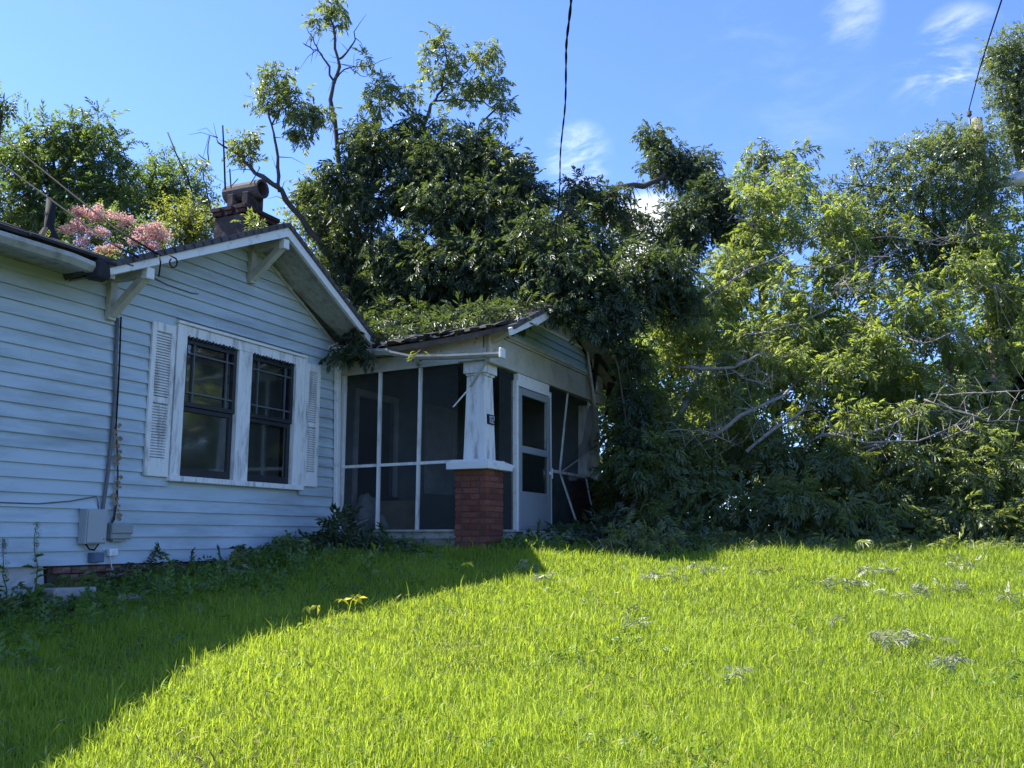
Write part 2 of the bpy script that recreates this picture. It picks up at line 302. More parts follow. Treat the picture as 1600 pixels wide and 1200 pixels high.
for a, b in ((2.10, 2.98), (3.22, 4.09)):
    zm = 2.965; e = .004
    obj('sash', join(bx(a + e, a + .055, -.012, .03, zm, 3.755), bx(b - .055, b - e, -.012, .03, zm, 3.755), bx(a + .055, b - .055, -.012, .03, 3.69, 3.755), bx(a + .055, b - .055, -.014, .03, zm, zm + .05)), 'black', window, bevel=.003)
    obj('sash', join(bx(a + e, a + .06, .015, .055, 2.17, zm - .003), bx(b - .06, b - e, .015, .055, 2.17, zm - .003), bx(a + .06, b - .06, .015, .055, 2.17, 2.26), bx(a + .06, b - .06, .013, .055, zm - .055, zm - .003)), 'black', window, bevel=.003)
    A, B, Z0, Z1 = a + .055, b - .055, zm + .05, 3.69
    for x in (A + .10, B - .12): obj('muntin', bx(x, x + .016, -.010, .012, Z0, Z1), 'muntin', window)
    for z in (Z0 + .10, Z1 - .12):
        xs = [A, A + .10, A + .116, B - .12, B - .104, B]
        for i in (0, 2, 4): obj('muntin', bx(xs[i], xs[i + 1], -.010, .012, z, z + .016), 'muntin', window)
    obj('pane', bx(A, B, .016, .019, Z0, Z1), 'glass', window)
    obj('pane', bx(a + .06, b - .06, .034, .037, 2.26, zm - .055), 'glass', window)
    sl = []
    for k in range(34):
        z = 2.22 + k * .0455; sl.append(hexa([(a + .05, .080, z), (b - .12, .080, z), (b - .12, .083, z), (a + .05, .083, z), (a + .05, .098, z + .048), (b - .12, .098, z + .048), (b - .12, .101, z + .048), (a + .05, .101, z + .048)]))
    obj('blind', join(*sl), 'blind', window, kind='stuff')
    obj('crusted_paint', join(*[bx(x, x + random.uniform(.01, .04), -.052, -.03, 3.745 - random.uniform(.0, .02), 3.765 + random.uniform(0, .012)) for x in np.arange(a + .02, b - .06, .055)]), 'black', window, kind='stuff')
# shutters
for a, b, z0, z1 in ((1.585, 1.925, 2.14, 3.835), (4.315, 4.63, 2.16, 3.83)):
    st = .062
    sh = obj('shutter', join(bx(a, a + st, -.05, -.018, z0, z1), bx(b - st, b, -.05, -.018, z0, z1), bx(a + st, b - st, -.05, -.018, z1 - .10, z1), bx(a + st, b - st, -.05, -.018, z0, z0 + .20), bx(a + st, b - st, -.05, -.018, z0 + .80, z0 + .87)), 'white', H, bevel=.004)
    sl = []
    for lo, hi in ((z0 + .20, z0 + .80), (z0 + .87, z1 - .10)):
        k = lo + .012
        while k < hi - .015:
            sl.append(hexa([(a + st, -.050, k), (b - st, -.050, k), (b - st, -.044, k - .003), (a + st, -.044, k - .003), (a + st, -.030, k + .026), (b - st, -.030, k + .026), (b - st, -.024, k + .023), (a + st, -.024, k + .023)])); k += .0305
    obj('shutter_slats', join(*sl), 'white', sh, kind='stuff')

# roofs: stepped shingle courses on a slab
def shingle_slope(name, e0, e1, r0, r1, parent, m='shingle', n=18, th=.05, sag=0.0):
    """eave e0->e1, ridge r0->r1 (local points); courses overlap like shingles"""
    e0, e1, r0, r1 = map(Vector, (e0, e1, r0, r1)); parts = []
    nrm = (e1 - e0).cross(r0 - e0).normalized()
    if nrm.z < 0: nrm = -nrm
    segs = 8
    for k in range(n):
        t0, t1 = k / n, (k + 1) / n + .012
        for s in range(segs):
            u0, u1 = s / segs, (s + 1) / segs
            P = lambda u, t: (e0.lerp(e1, u)).lerp(r0.lerp(r1, u), min(t, 1.0)) + Vector((0, 0, -sag * math.sin(math.pi * u) * (1 - .3 * t)))
            q = [P(u0, t0), P(u1, t0), P(u1, t1), P(u0, t1)]; j = random.uniform(0, .006)
            if k == 0: q[0] += Vector((0, 0, -j))
            lo = [x - nrm * th for x in q]; hi = [q[0] + nrm * (.014 + j), q[1] + nrm * (.014 + j), q[2] + nrm * .001, q[3] + nrm * .001]
            parts.append(hexa(lo + hi))
    return obj(name, join(*parts), m, parent)
RV, RZm = 2.3, 5.2
main_roof = shingle_slope('roof', (-6.9, -.60, 4.13), (.75, -.60, 4.15), (-6.9, RV, RZm), (3.2, RV, RZm), H, n=22)
shingle_slope('roof', (3.0, -.0, 4.30), (11.0, -.0, 4.30), (3.0, RV, RZm), (11.0, RV, RZm), H, n=16)
shingle_slope('roof', (-6.9, 5.3, 4.08), (11.0, 5.3, 4.08), (-6.9, RV + .001, RZm), (11.0, RV + .001, RZm), H, n=10)
shingle_slope('gable_roof', (.43, -.62, 4.10), (.43, RV, 3.86), (GC, -.62, ZR + .02), (GC, RV, ZR - .24), H, n=20)
shingle_slope('gable_roof', (5.08, -.62, ZR - SR * 1.96), (5.08, RV, ZR - SR * 1.96 - .3), (GC + .001, -.62, ZR + .02), (GC + .001, RV, ZR - .24), H, n=16)
shingle_slope('gable_roof', (-1.05, -.62, 4.10), (-1.05, RV, 3.9), (-4.3, -.62, 5.62), (-4.3, RV, 5.42), H, n=14)  # unseen second gable, added to cast the shadow on the near lawn
shingle_slope('gable_roof', (-6.9, -.62, 4.14), (-6.9, RV, 3.9), (-4.301, -.62, 5.62), (-4.301, RV, 5.42), H, n=14)  # other slope of the added, unseen gable
obj('gable_end', hexa([(-6.6, .0, 4.13), (-1.7, .0, 4.13), (-1.7, .1, 4.13), (-6.6, .1, 4.13), (-4.35, .0, 5.36), (-4.25, .0, 5.36), (-4.25, .1, 5.36), (-4.35, .1, 5.36)]), 'siding', H)  # end wall of the unseen gable added for its shadow
# rake boards, soffit, fascia
obj('rake_board', hexa([(.47, -.60, 3.99), (.50, -.555, 3.99), (GC, -.555, ZR - .155), (GC, -.60, ZR - .155), (.43, -.60, 4.085), (.43, -.555, 4.085), (GC, -.555, ZR - .03), (GC, -.60, ZR - .03)]), 'trim', H)
obj('rake_board', hexa([(GC + .002, -.60, ZR - .155), (GC + .002, -.555, ZR - .155), (5.04, -.555, ZR - .155 - SR * 1.92), (5.04, -.60, ZR - .155 - SR * 1.92), (GC + .002, -.60, ZR - .03), (GC + .002, -.555, ZR - .03), (5.07, -.555, ZR - .03 - SR * 1.95), (5.07, -.60, ZR - .03 - SR * 1.95)]), 'trim', H)
for s in (0, 1):      # soffit boards under the gable overhang, running along the rake
    for k in range(5):
        v0 = -.555 + k * .108; v1 = v0 + .104; dz = random.uniform(-.004, .002)
        if s == 0: a, b = (.50, ZR - .10 - SL * (GC - .50)), (GC - .003, ZR - .10)
        else: a, b = (GC + .005, ZR - .10), (5.04, ZR - .10 - SR * 1.92)
        obj('soffit_board', hexa([(a[0], v0, a[1] + dz), (b[0], v0, b[1] + dz), (b[0], v1, b[1] + dz), (a[0], v1, a[1] + dz), (a[0], v0, a[1] + dz + .02), (b[0], v0, b[1] + dz + .02), (b[0], v1, b[1] + dz + .02), (a[0], v1, a[1] + dz + .02)]), 'soffit', H)
obj('rake_moulding', hexa([(GC + .02, -.045, ZR - .175), (GC + .02, -.017, ZR - .175), (5.15, -.017, ZR - .175 - SR * 2.03), (5.15, -.045, ZR - .175 - SR * 2.03), (GC + .02, -.045, ZR - .145), (GC + .02, -.017, ZR - .145), (5.15, -.017, ZR - .145 - SR * 2.03), (5.15, -.045, ZR - .145 - SR * 2.03)]), 'cream_brace', H)
# left eave: soffit, fascia, sagging gutter
obj('eave_soffit', bx(-6.8, .62, -.50, .02, 4.06, 4.085), 'soffit', H)
obj('fascia', bx(-6.8, .60, -.53, -.503, 3.99, 4.10), 'cream_brace', H)
def gutter(name, pts, parent, m='gutter', wd=.11, ht=.09, side=(0, -1, 0)):
    parts = []; s = Vector(side)
    prof = [(0, ht), (0, 0), (wd * .6, 0), (wd, ht * .55), (wd, ht), (wd - .012, ht), (wd - .014, ht * .6), (wd * .55, .008), (.008, .008), (.008, ht)]
    V, Fc = [], []; n = len(prof)
    for p in pts:
        p = Vector(p)
        for a, b in prof: V.append(p + s * a + Vector((0, 0, b)))
    for i in range(len(pts) - 1):
        for k in range(n):
            a, b = i * n + k, i * n + (k + 1) % n; Fc.append((a, b, b + n, a + n))
    Fc += [tuple(range(n)), tuple(reversed(range((len(pts) - 1) * n, len(pts) * n)))]
    return obj(name, (V, Fc), m, parent)
gutter('gutter', [(-6.8, -.535, 4.0), (-2, -.535, 3.99), (-.8, -.537, 3.975), (.0, -.54, 3.985), (.30, -.545, 3.96)], H)
ev = []; x_ = -6.7
while x_ < .36:
    L_ = random.uniform(.22, .42); z_ = 4.105 - .05 * max(0, x_) + random.uniform(-.008, .008); dv = random.uniform(-.02, .02); dr = random.uniform(.0, .03)
    ev.append(hexa([(x_, -.66 + dv, z_ - dr), (x_ + L_, -.66 + dv + random.uniform(-.01, .01), z_ - dr - random.uniform(-.01, .012)), (x_ + L_, -.5, z_ + .03), (x_, -.5, z_ + .03), (x_, -.655 + dv, z_ + .02), (x_ + L_, -.655 + dv, z_ + .02), (x_ + L_, -.48, z_ + .10), (x_, -.48, z_ + .10)])); x_ += L_ + random.uniform(-.02, .002)
obj('dark_valley_edge', join(*ev), 'tar', H)  # shingle edge; its drip shadow is put into the dark colour
obj('crumpled_flashing', hexa([(.28, -.70, 3.90), (.50, -.60, 3.96), (.48, -.5, 3.92), (.26, -.52, 3.9), (.25, -.68, 4.08), (.44, -.64, 4.10), (.45, -.5, 4.12), (.25, -.5, 4.12)]), 'tar', H, bevel=.02)
# knee braces
def knee(name, w, zt, zb, vn, parent, m='cream_brace', v0=0.0, th=.095):
    k = obj(name, bx(w - th / 2, w + th / 2, v0 - .085, v0 - .018, zb, zt), m, parent, bevel=.004)
    obj('arm', bx(w - th / 2 + .002, w + th / 2 - .002, vn, v0 - .086, zt - .085, zt), m, k, bevel=.004)
    obj('diagonal', beam((w, v0 - .07, zb + .06), (w, vn + .02, zt - .06), th - .012, .085, (1, 0, 0)), m, k, bevel=.004)
    obj('nose', bx(w - th / 2 - .004, w + th / 2 + .004, vn - .035, vn + .05, zt - .11, zt + .012), 'trim', k, bevel=.006)
knee('knee_brace', 1.00, 4.20, 3.71, -.545, H)
knee('knee_brace', GC, 5.13, 4.64, -.55, H)
# vent pipe on the roof
pv = to_loc(at(76, 360, 11.35))
vp = obj('vent_pipe', tube([(pv.x, pv.y, pv.z - .5), (pv.x, pv.y, pv.z + .42)], .058, 12), 'pipe', H, smooth=True)
obj('pipe_collar', tube([(pv.x, pv.y, pv.z - .15), (pv.x, pv.y, pv.z + .02)], [.16, .075], 12), 'pipe', vp)
# chimney
cl = to_loc(at(381, 340, 14.6))
ch = obj('chimney', bx(cl.x, cl.x + .80, cl.y, cl.y + .62, 4.6, 6.74), 'soot', H)
for k, (z, e) in enumerate(((6.763, .03), (6.833, .055))):
    for side in range(4):
        for q in range(3):
            L0 = (.80 if side < 2 else .62) + 2 * e; t = -e + (q + .5) * L0 / 3
            lx, ly = ((t, -e + .05), (t, .62 + e - .05), (-e + .05, t), (.80 + e - .05, t))[side]
            sx, sy = ((L0 / 6 - .004, .05) if side < 2 else (.048, L0 / 6 - .045))
            obj('brick', rel(bx(lx - sx, lx + sx, ly - sy, ly + sy, z, z + .066), (-cl.x, -cl.y, 0)), 'brick_soot', ch, bevel=.004)
obj('chimney_bed', bx(cl.x + .04, cl.x + .76, cl.y + .04, cl.y + .58, 6.76, 6.94), 'soot', ch)
for dx in (.08, .40): obj('flue_support', bx(cl.x + .16, cl.x + .56, cl.y + dx, cl.y + dx + .13, 6.94, 7.20), 'soot', ch, bevel=.01)
tp = []
for k in range(17):
    a = 2 * math.pi * k / 16; tp.append((math.cos(a), math.sin(a)))
Vv = [(cl.x + .36 + r * c, y, 7.28 + r * s) for y in (cl.y - .06, cl.y + .68) for r in (.165, .125) for c, s in tp[:16]]
Ff = []
for k in range(16):
    j = (k + 1) % 16
    Ff += [(k, j, 32 + j, 32 + k), (16 + j, 16 + k, 48 + k, 48 + j), (j, k, 16 + k, 16 + j), (32 + k, 32 + j, 48 + j, 48 + k)]
obj('flue_cover_pipe', (Vv, Ff), 'clay', ch, smooth=False)

# ------------------------------------------------------------------ porch
FL, VF, W0, W1 = 1.56, -2.33, 5.2, 9.95
PC, PZ, PS = 7.55, 5.36, .45
obj('porch_floor', bx(W0 + .03, W1, VF + .03, .02, FL - .09, FL), 'soffit', H)
obj('porch_skirt', join(bx(W0 + .04, W0 + .12, VF + .45, .0, .9, FL - .092), bx(W0 + .5, W1, VF + .10, VF + .18, .9, FL - .092)), 'skirt', H)
obj('porch_sill', bx(W0 - .03, W0 + .06, VF + .47, -.01, FL + .003, FL + .03), 'soffit', H)
obj('porch_sill', bx(W0 + .53, W1, VF - .03, VF + .08, FL + .003, FL + .03), 'soffit', H)
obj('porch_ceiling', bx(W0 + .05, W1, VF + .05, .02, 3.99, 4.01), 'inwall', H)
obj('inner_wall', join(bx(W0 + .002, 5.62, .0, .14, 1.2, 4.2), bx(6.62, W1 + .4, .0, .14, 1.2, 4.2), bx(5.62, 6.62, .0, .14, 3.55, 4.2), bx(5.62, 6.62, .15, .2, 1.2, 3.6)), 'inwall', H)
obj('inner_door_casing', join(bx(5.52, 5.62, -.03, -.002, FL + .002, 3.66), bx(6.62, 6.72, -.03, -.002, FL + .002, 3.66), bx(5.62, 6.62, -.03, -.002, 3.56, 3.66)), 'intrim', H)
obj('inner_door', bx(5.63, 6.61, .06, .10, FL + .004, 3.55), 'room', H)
obj('inner_window', join(bx(7.6, 7.7, -.03, -.002, 2.2, 3.7), bx(8.6, 8.7, -.03, -.002, 2.2, 3.7), bx(7.7, 8.6, -.03, -.002, 3.6, 3.7), bx(7.7, 8.6, -.03, -.002, 2.2, 2.3), bx(7.7, 8.6, -.012, -.003, 2.3, 3.6)), 'intrim', H)
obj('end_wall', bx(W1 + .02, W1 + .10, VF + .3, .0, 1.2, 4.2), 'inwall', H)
# brick piers
def pier(w0, w1, v0, v1, zb, zt, name='brick_pier'):
    core = obj(name, bx(w0 + .012, w1 - .012, v0 + .012, v1 - .012, zb, zt), 'mortar', H)
    n = int(round((zt - zb) / .0775)); hgt = (zt - zb) / n
    for r_ in range(n):
        z = zb + r_ * hgt + hgt / 2
        for face in range(4):
            L = (w1 - w0) if face in (0, 1) else (v1 - v0); cnt = 3 if r_ % 2 else 2
            edges = [0, L * .5, L] if cnt == 2 else [0, L * .26, L * .74, L]
            for i in range(len(edges) - 1):
                a, b = edges[i] + .004, edges[i + 1] - .004
                if face > 1:
                    a = max(a, .0955); b = min(b, L - .0955)
                    if b - a < .03: continue
                t = .092; jit = random.uniform(-.003, .003)
                if face == 0: q = bx(w0 + a, w0 + b, v0 + jit, v0 + t, z - hgt / 2 + .007, z + hgt / 2 - .006)
                elif face == 1: q = bx(w0 + a, w0 + b, v1 - t, v1 + jit, z - hgt / 2 + .007, z + hgt / 2 - .006)
                elif face == 2: q = bx(w0 + jit, w0 + t, v0 + a, v0 + b, z - hgt / 2 + .007, z + hgt / 2 - .006)
                else: q = bx(w1 - t, w1 + jit, v0 + a, v0 + b, z - hgt / 2 + .007, z + hgt / 2 - .006)
                obj('brick', q, random.choice(('brick', 'brick', 'brick_b', 'brick_c')), core, bevel=.003)
    return core
pier(W0, 5.735, VF, -1.865, 1.02, 2.375)
pier(9.55, 10.03, VF, -1.865, 1.02, 2.46)
def column(w0, w1, v0, v1, zb, zt, inset):
    c = obj('porch_column', hexa([(w0, v0, zb), (w1, v0, zb), (w1, v1, zb), (w0, v1, zb), (w0 + inset, v0 + inset, zt), (w1 - inset, v0 + inset, zt), (w1 - inset, v1 - inset, zt), (w0 + inset, v1 - inset, zt)]), 'white', H, bevel=.004)
    return c
obj('pier_cap', bx(5.10, 5.85, VF - .09, -1.78, 2.378, 2.475), 'trim', H, bevel=.006)
c1 = column(5.29, 5.63, VF + .07, -1.95, 2.512, 3.66, .032)
obj('column_base', bx(5.20, 5.74, VF + .0, -1.86, 2.478, 2.511), 'white', c1, bevel=.004)
for (a, b, c, d) in ((5.285, 5.32, VF + .066, VF + .10), (5.285, 5.32, -1.985, -1.945)):
    obj('corner_stile', hexa([(a, c, 2.515), (b, c, 2.515), (b, d, 2.515), (a, d, 2.515), (a + .03, c + (.03 if c < -2 else -.03), 3.655), (b + .03, c + (.03 if c < -2 else -.03), 3.655), (b + .03, d + (.03 if c < -2 else -.03), 3.655), (a + .03, d + (.03 if c < -2 else -.03), 3.655)]), 'white', c1)
obj('column_capital', join(bx(5.30, 5.62, VF + .08, -1.96, 3.66, 3.69), bx(5.275, 5.645, VF + .055, -1.935, 3.691, 3.85)), 'white', c1, bevel=.006)
obj('pier_cap', bx(9.5, 10.1, VF - .05, -1.82, 2.463, 2.55), 'trim', H, bevel=.006)
c2 = column(9.62, 9.95, VF + .07, -1.95, 2.553, 3.80, .02)
# house number
npos = onv(765, 655, VF + .07); zc_ = npos.z
fr_v = VF + .078
plate = obj('number_plate', bx(5.385, 5.59, fr_v - .012, fr_v + .01, zc_ - .066, zc_ + .066), 'plate', H)
def seg(ch_, x0, wdt, z0, hgt):
    t = .012; x1 = x0 + wdt; z1 = z0 + hgt; zm = (z0 + z1) / 2
    S = {'a': (x0, x1, z1 - t, z1), 'g': (x0, x1, zm - t / 2, zm + t / 2), 'd': (x0, x1, z0, z0 + t), 'f': (x0, x0 + t, zm, z1 - t), 'b': (x1 - t, x1, zm + t / 2, z1 - t), 'e': (x0, x0 + t, z0 + t, zm - t / 2), 'c': (x1 - t, x1, z0 + t, zm - t / 2)}
    lst = {'1': ['B', 'k'], '0': list('adf') + ['E', 'B'], '2': list('abged')}[ch_]; out = []
    for s in lst:
        if s == 'B': q = (x1 - t, x1, z0 + (0 if ch_ == '1' else t), z1 - (0 if ch_ == '1' else t))
        elif s == 'E': q = (x0, x0 + t, z0 + t, zm)
        elif s == 'k': q = (x1 - t - .014, x1 - t, z1 - .026, z1 - .012)
        else: q = S[s]
        out.append(bx(q[0], q[1], fr_v - .016, fr_v - .0125, q[2], q[3]))
    return join(*out)
for i, c in enumerate('102'): obj('digit', seg(c, 5.40 + i * .062, .048, zc_ - .05, .10), 'digit', plate)
# side beam, frieze, screens
obj('porch_beam', hexa([(W0 - .01, -2.30, 3.855), (W0 - .01, 0, 3.80), (W0 + .12, 0, 3.80), (W0 + .12, -2.30, 3.855), (W0 - .01, -2.30, 4.01), (W0 - .01, 0, 3.99), (W0 + .12, 0, 3.99), (W0 + .12, -2.30, 4.01)]), 'beige', H)
obj('beam_moulding', beam((W0 - .025, -1.9, 3.838), (W0 - .025, -.02, 3.795), .03, .035), 'beige', H)
for k, (a, b) in enumerate(((-2.25, -1.62), (-1.61, -.98), (-.97, -.05))):
    obj('frieze_board', bx(W0 + .02, W0 + .05, a, b, 4.012, 4.115), 'beige', H)
    obj('frieze_board', bx(W0 + .026, W0 + .05, a, b, 4.118, 4.30), 'beige', H)
obj('frieze_post', bx(W0 - .005, W0 + .02, -2.20, -2.06, 4.012, 4.30), 'beige', H)
for k, v in enumerate((-2.0, -1.45, -.9, -.4)):
    zt = 4.27 - .10 * (v + 2.3) / 2.3
    obj('rafter_tail', hexa([(4.99, v, zt - .10), (5.22, v, zt - .06), (5.22, v + .045, zt - .06), (4.99, v + .045, zt - .10), (4.99, v, zt - .03), (5.22, v, zt + .06), (5.22, v + .045, zt + .06), (4.99, v + .045, zt - .03)]), 'beige', H)
obj('ragged_roof_edge', join(*[hexa([(4.93 + random.uniform(-.05, .04), v, z - .03), (5.14, v, z + .03), (5.14, v + .12, z + .03), (4.93 + random.uniform(-.05, .04), v + .12, z - .03), (4.93 + random.uniform(-.05, .03), v, z + .012), (5.14, v, z + .085), (5.14, v + .12, z + .085), (4.93 + random.uniform(-.05, .03), v + .12, z + .012)]) for v, z in [(v, 4.25 - .17 * (v + 2.7) / 2.7 + random.uniform(-.015, .015)) for v in np.arange(-2.7, -.15, .118)]]), 'tar', H)
shingle_slope('porch_roof', (4.96, -2.86, 4.22), (4.96, .6, 4.06), (PC, -2.86, PZ), (PC, .6, PZ - .15), H, n=18, sag=.06)
shingle_slope('porch_roof', (10.25, -2.86, 4.20), (10.25, .6, 4.20), (PC + .001, -2.86, PZ), (PC + .001, .6, PZ - .15), H, n=12)
gutter('porch_gutter', [(4.95, -2.68, 3.80), (4.95, -1.9, 3.83), (4.95, -1.35, 3.87), (4.955, -.98, 3.965)], H, 'gutter', .095, .06, (-1, 0, 0))
gutter('porch_gutter', [(4.955, -.975, 3.965), (4.96, -.6, 3.99), (4.96, -.3, 4.03)], H, 'gutter', .10, .085, (-1, 0, 0))
gutter('gutter_box', [(4.97, -.28, 4.03), (4.97, .0, 4.04)], H, 'trim', .13, .10, (-1, 0, 0))
obj('gutter_flashing', beam((4.82, -.02, 4.14), (5.15, -.08, 4.32), .02, .02), 'trim', H)
ds = obj('downspout', hexa([(5.05, -.085, 1.70), (5.13, -.085, 1.70), (5.13, -.025, 1.70), (5.05, -.025, 1.70), (4.95, -.10, 4.03), (5.03, -.10, 4.03), (5.03, -.03, 4.03), (4.95, -.03, 4.03)]), 'trim', H, bevel=.006)
obj('corner_post', bx(W0 - .035, W0 + .03, -.075, -.02, 1.55, 3.98), 'white', H, bevel=.003)
ms = obj('porch_screen', bx(W0 + .03, W0 + .032, -1.88, -.05, FL + .03, 3.84), 'screen', H)
for pa, pb in (((594, 585), (589, 830)), ((657, 575), (651, 832))):
    a = onw(pa[0], pa[1], W0); b = onw(pb[0], pb[1], W0)
    obj('mullion', beam((W0 + .01, b.y, FL + .03), (W0 + .01, a.y, 3.83), .045, .04, (0, 1, 0)), 'white', ms)
for a, b in ((-.05, -.62), (-.66, -1.27), (-1.32, -1.87)):
    obj('mid_rail', beam((W0 + .012, a, 2.47 - .012 * a), (W0 + .012, b, 2.47 - .012 * b), .035, .04), 'white', ms)
# front wall of the porch
def fl_(z): return PC - (PZ - .13 - z) / PS
def fr_(z): return PC + (PZ - .13 - z) / PS
pg = obj('porch_gable_wall', hexa([(5.25, VF + .005, 3.82), (9.9, VF + .005, 3.82), (9.9, VF + .08, 3.82), (5.25, VF + .08, 3.82), (5.28, VF + .005, 4.20), (9.8, VF + .005, 4.20), (9.8, VF + .08, 4.20), (5.28, VF + .08, 4.20)]), 'beige', H)
obj('fascia_board', bx(5.24, 9.92, VF - .028, VF + .0, 3.86, 4.035), 'beige', pg)
obj('lower_moulding', bx(5.24, 9.92, VF - .040, VF + .0, 3.815, 3.858), 'beige', pg, bevel=.006)
obj('fascia_board', bx(5.24, 9.9, VF - .022, VF + .0, 4.038, 4.215), 'beige', pg)
obj('upper_moulding', join(bx(5.30, 9.85, VF - .05, VF + .0, 4.218, 4.25), bx(5.32, 9.83, VF - .065, VF + .0, 4.252, 4.285), bx(5.36, 9.8, VF - .05, VF + .0, 4.287, 4.312)), 'beige', pg, bevel=.004)
for k in range(3):
    z0 = 4.314 + k * .113; z1 = z0 + .113
    board(max(5.4, fl_(z0)), min(9.3, fr_(z0)), max(5.4, fl_(z1)), min(9.3, fr_(z1)), z0, z1, 'siding_board', 'siding_teal', pg, VF)
obj('belt_trim', hexa([(fl_(4.655), VF - .04, 4.655), (fr_(4.655), VF - .04, 4.655), (fr_(4.655), VF, 4.655), (fl_(4.655), VF, 4.655), (fl_(4.69), VF - .04, 4.69), (fr_(4.69), VF - .04, 4.69), (fr_(4.69), VF, 4.69), (fl_(4.69), VF, 4.69)]), 'trim', pg)
obj('gable_panel', hexa([(fl_(4.692), VF - .01, 4.692), (fr_(4.692), VF - .01, 4.692), (fr_(4.692), VF + .05, 4.692), (fl_(4.692), VF + .05, 4.692), (PC - .05, VF - .01, 5.2), (PC + .05, VF - .01, 5.2), (PC + .05, VF + .05, 5.2), (PC - .05, VF + .05, 5.2)]), 'beige', pg)
for s in (-1, 1):
    e = 5.75 if s < 0 else 10.1
    ze = PZ - .06 - PS * abs(PC - e)
    obj('rake_board', hexa([(e, -2.83, ze - .11), (e, -2.785, ze - .11), (PC + s * .002, -2.785, PZ - .17), (PC + s * .002, -2.83, PZ - .17), (e, -2.83, ze), (e, -2.785, ze), (PC + s * .002, -2.785, PZ - .06), (PC + s * .002, -2.83, PZ - .06)]), 'trim' if s < 0 else 'beige', H)
    obj('soffit_panel', hexa([(e, -2.783, ze - .05), (PC + s * .003, -2.783, PZ - .11), (PC + s * .003, VF - .05, PZ - .11), (e, VF - .05, ze - .05), (e, -2.783, ze - .03), (PC + s * .003, -2.783, PZ - .09), (PC + s * .003, VF - .05, PZ - .09), (e, VF - .05, ze - .03)]), 'soffit', H)
obj('rake_board', beam((4.93, -2.80, 4.13), (5.78, -2.81, 4.47), .045, .10), 'trim', H, bevel=.004)
obj('knee_brace_arm', beam((5.33, VF + .02, 4.12), (5.33, -2.76, 4.34), .10, .11), 'cream_brace', H, bevel=.006)
obj('knee_brace_nose', bx(5.26, 5.40, -2.83, -2.74, 4.28, 4.42), 'trim', H, bevel=.008)
obj('gutter_end_cap', bx(4.83, 4.97, -2.72, -2.685, 3.78, 3.91), 'trim', H, bevel=.008)
# storm door
D0, D1, DT = 6.17, 7.33, 3.61
fr = obj('door_frame', join(bx(D0 - .06, D0, VF - .035, VF + .06, FL + .01, 3.70), bx(D1, D1 + .07, VF - .035, VF + .06, FL + .01, 3.70), bx(D0, D1, VF - .030, VF + .05, DT + .02, 3.81)), 'trim', H, bevel=.004)
door = obj('storm_door', join(bx(D0 + .006, D0 + .10, VF - .045, VF - .01, FL + .03, DT), bx(D1 - .10, D1 - .006, VF - .045, VF - .01, FL + .03, DT), bx(D0 + .10, D1 - .10, VF - .045, VF - .01, DT - .10, DT), bx(D0 + .10, D1 - .10, VF - .045, VF - .01, 2.68, 2.78), bx(D0 + .10, D1 - .10, VF - .04, VF - .012, FL + .03, 2.13)), 'door', H, bevel=.004)
obj('kick_panel', bx(D0 + .14, D1 - .14, VF - .048, VF - .0405, FL + .08, 2.02), 'door', door, bevel=.004)
obj('door_handle', join(bx(D1 - .07, D1 - .03, VF - .085, VF - .046, 2.42, 2.47), bx(D1 - .065, D1 - .04, VF - .10, VF - .086, 2.36, 2.52)), 'trim', door, bevel=.005)
obj('lower_pane', bx(D0 + .10, D1 - .10, VF - .026, VF - .022, 2.13, 2.68), 'glass', door)
obj('broken_pane', ([(D0 + .10, VF - .03, 2.78)] + [(D0 + .10 + t * (D1 - D0 - .2), VF - .03, 2.80 + .03 * random.random()) for t in np.linspace(0, 1, 12)] + [(D1 - .10, VF - .03, 2.78)], [tuple(range(14))]), 'glass', door)
obj('torn_door_screen', beam((D1 - .16, VF - .03, 3.5), (D1 - .12, VF - .04, 2.82), .02, .012, (0, 1, 0)), 'door', door)
# front screens
def quad(p): return list(p), [(0, 1, 2, 3)]
s1 = obj('porch_screen', bx(5.66, D0 - .06, VF + .03, VF + .032, FL + .03, 3.83), 'screen', H)
obj('mid_rail', beam((5.74, VF + .03, 2.50), (D0 - .06, VF + .03, 2.46), .035, .04), 'white', s1)
s2 = obj('porch_screen', hexa([(D1 + .07, VF + .03, FL + .03), (9.6, VF + .03, FL + .03), (9.6, VF + .032, FL + .03), (D1 + .07, VF + .032, FL + .03), (D1 + .07, VF + .03, 2.49), (9.6, VF + .03, 2.49), (9.6, VF + .032, 2.49), (D1 + .07, VF + .032, 2.49)]), 'screen', H)
obj('mid_rail', beam((D1 + .07, VF + .03, 2.50), (9.62, VF + .03, 2.49), .035, .045), 'white', s2)
m1t, m1b, m1e = onv(889, 620, VF), onv(876, 735, VF), onv(890, 815, VF)
obj('leaning_mullion', tube([(m1t.x, VF + .02, 3.83), (m1b.x, VF + .015, 2.5), (m1b.x + .18, VF - .04, 2.15), (m1b.x + .42, VF - .12, 1.66)], .018, 4), 'white', s2)
m2t, m2b = onv(921, 640, VF), onv(917, 745, VF)
obj('leaning_mullion', tube([(m2t.x, VF + .02, 3.82), (m2b.x, VF + .02, 2.5), (m2b.x + .1, VF - .02, 2.1), (m2b.x + .3, VF - .08, 1.7)], .016, 4), 'white', s2)
obj('torn_screen', quad([(D1 + .07, VF + .031, 2.5), (m1b.x, VF + .031, 2.5), (m1t.x, VF + .031, 3.82), (D1 + .07, VF + .031, 3.82)]), 'screen', H)
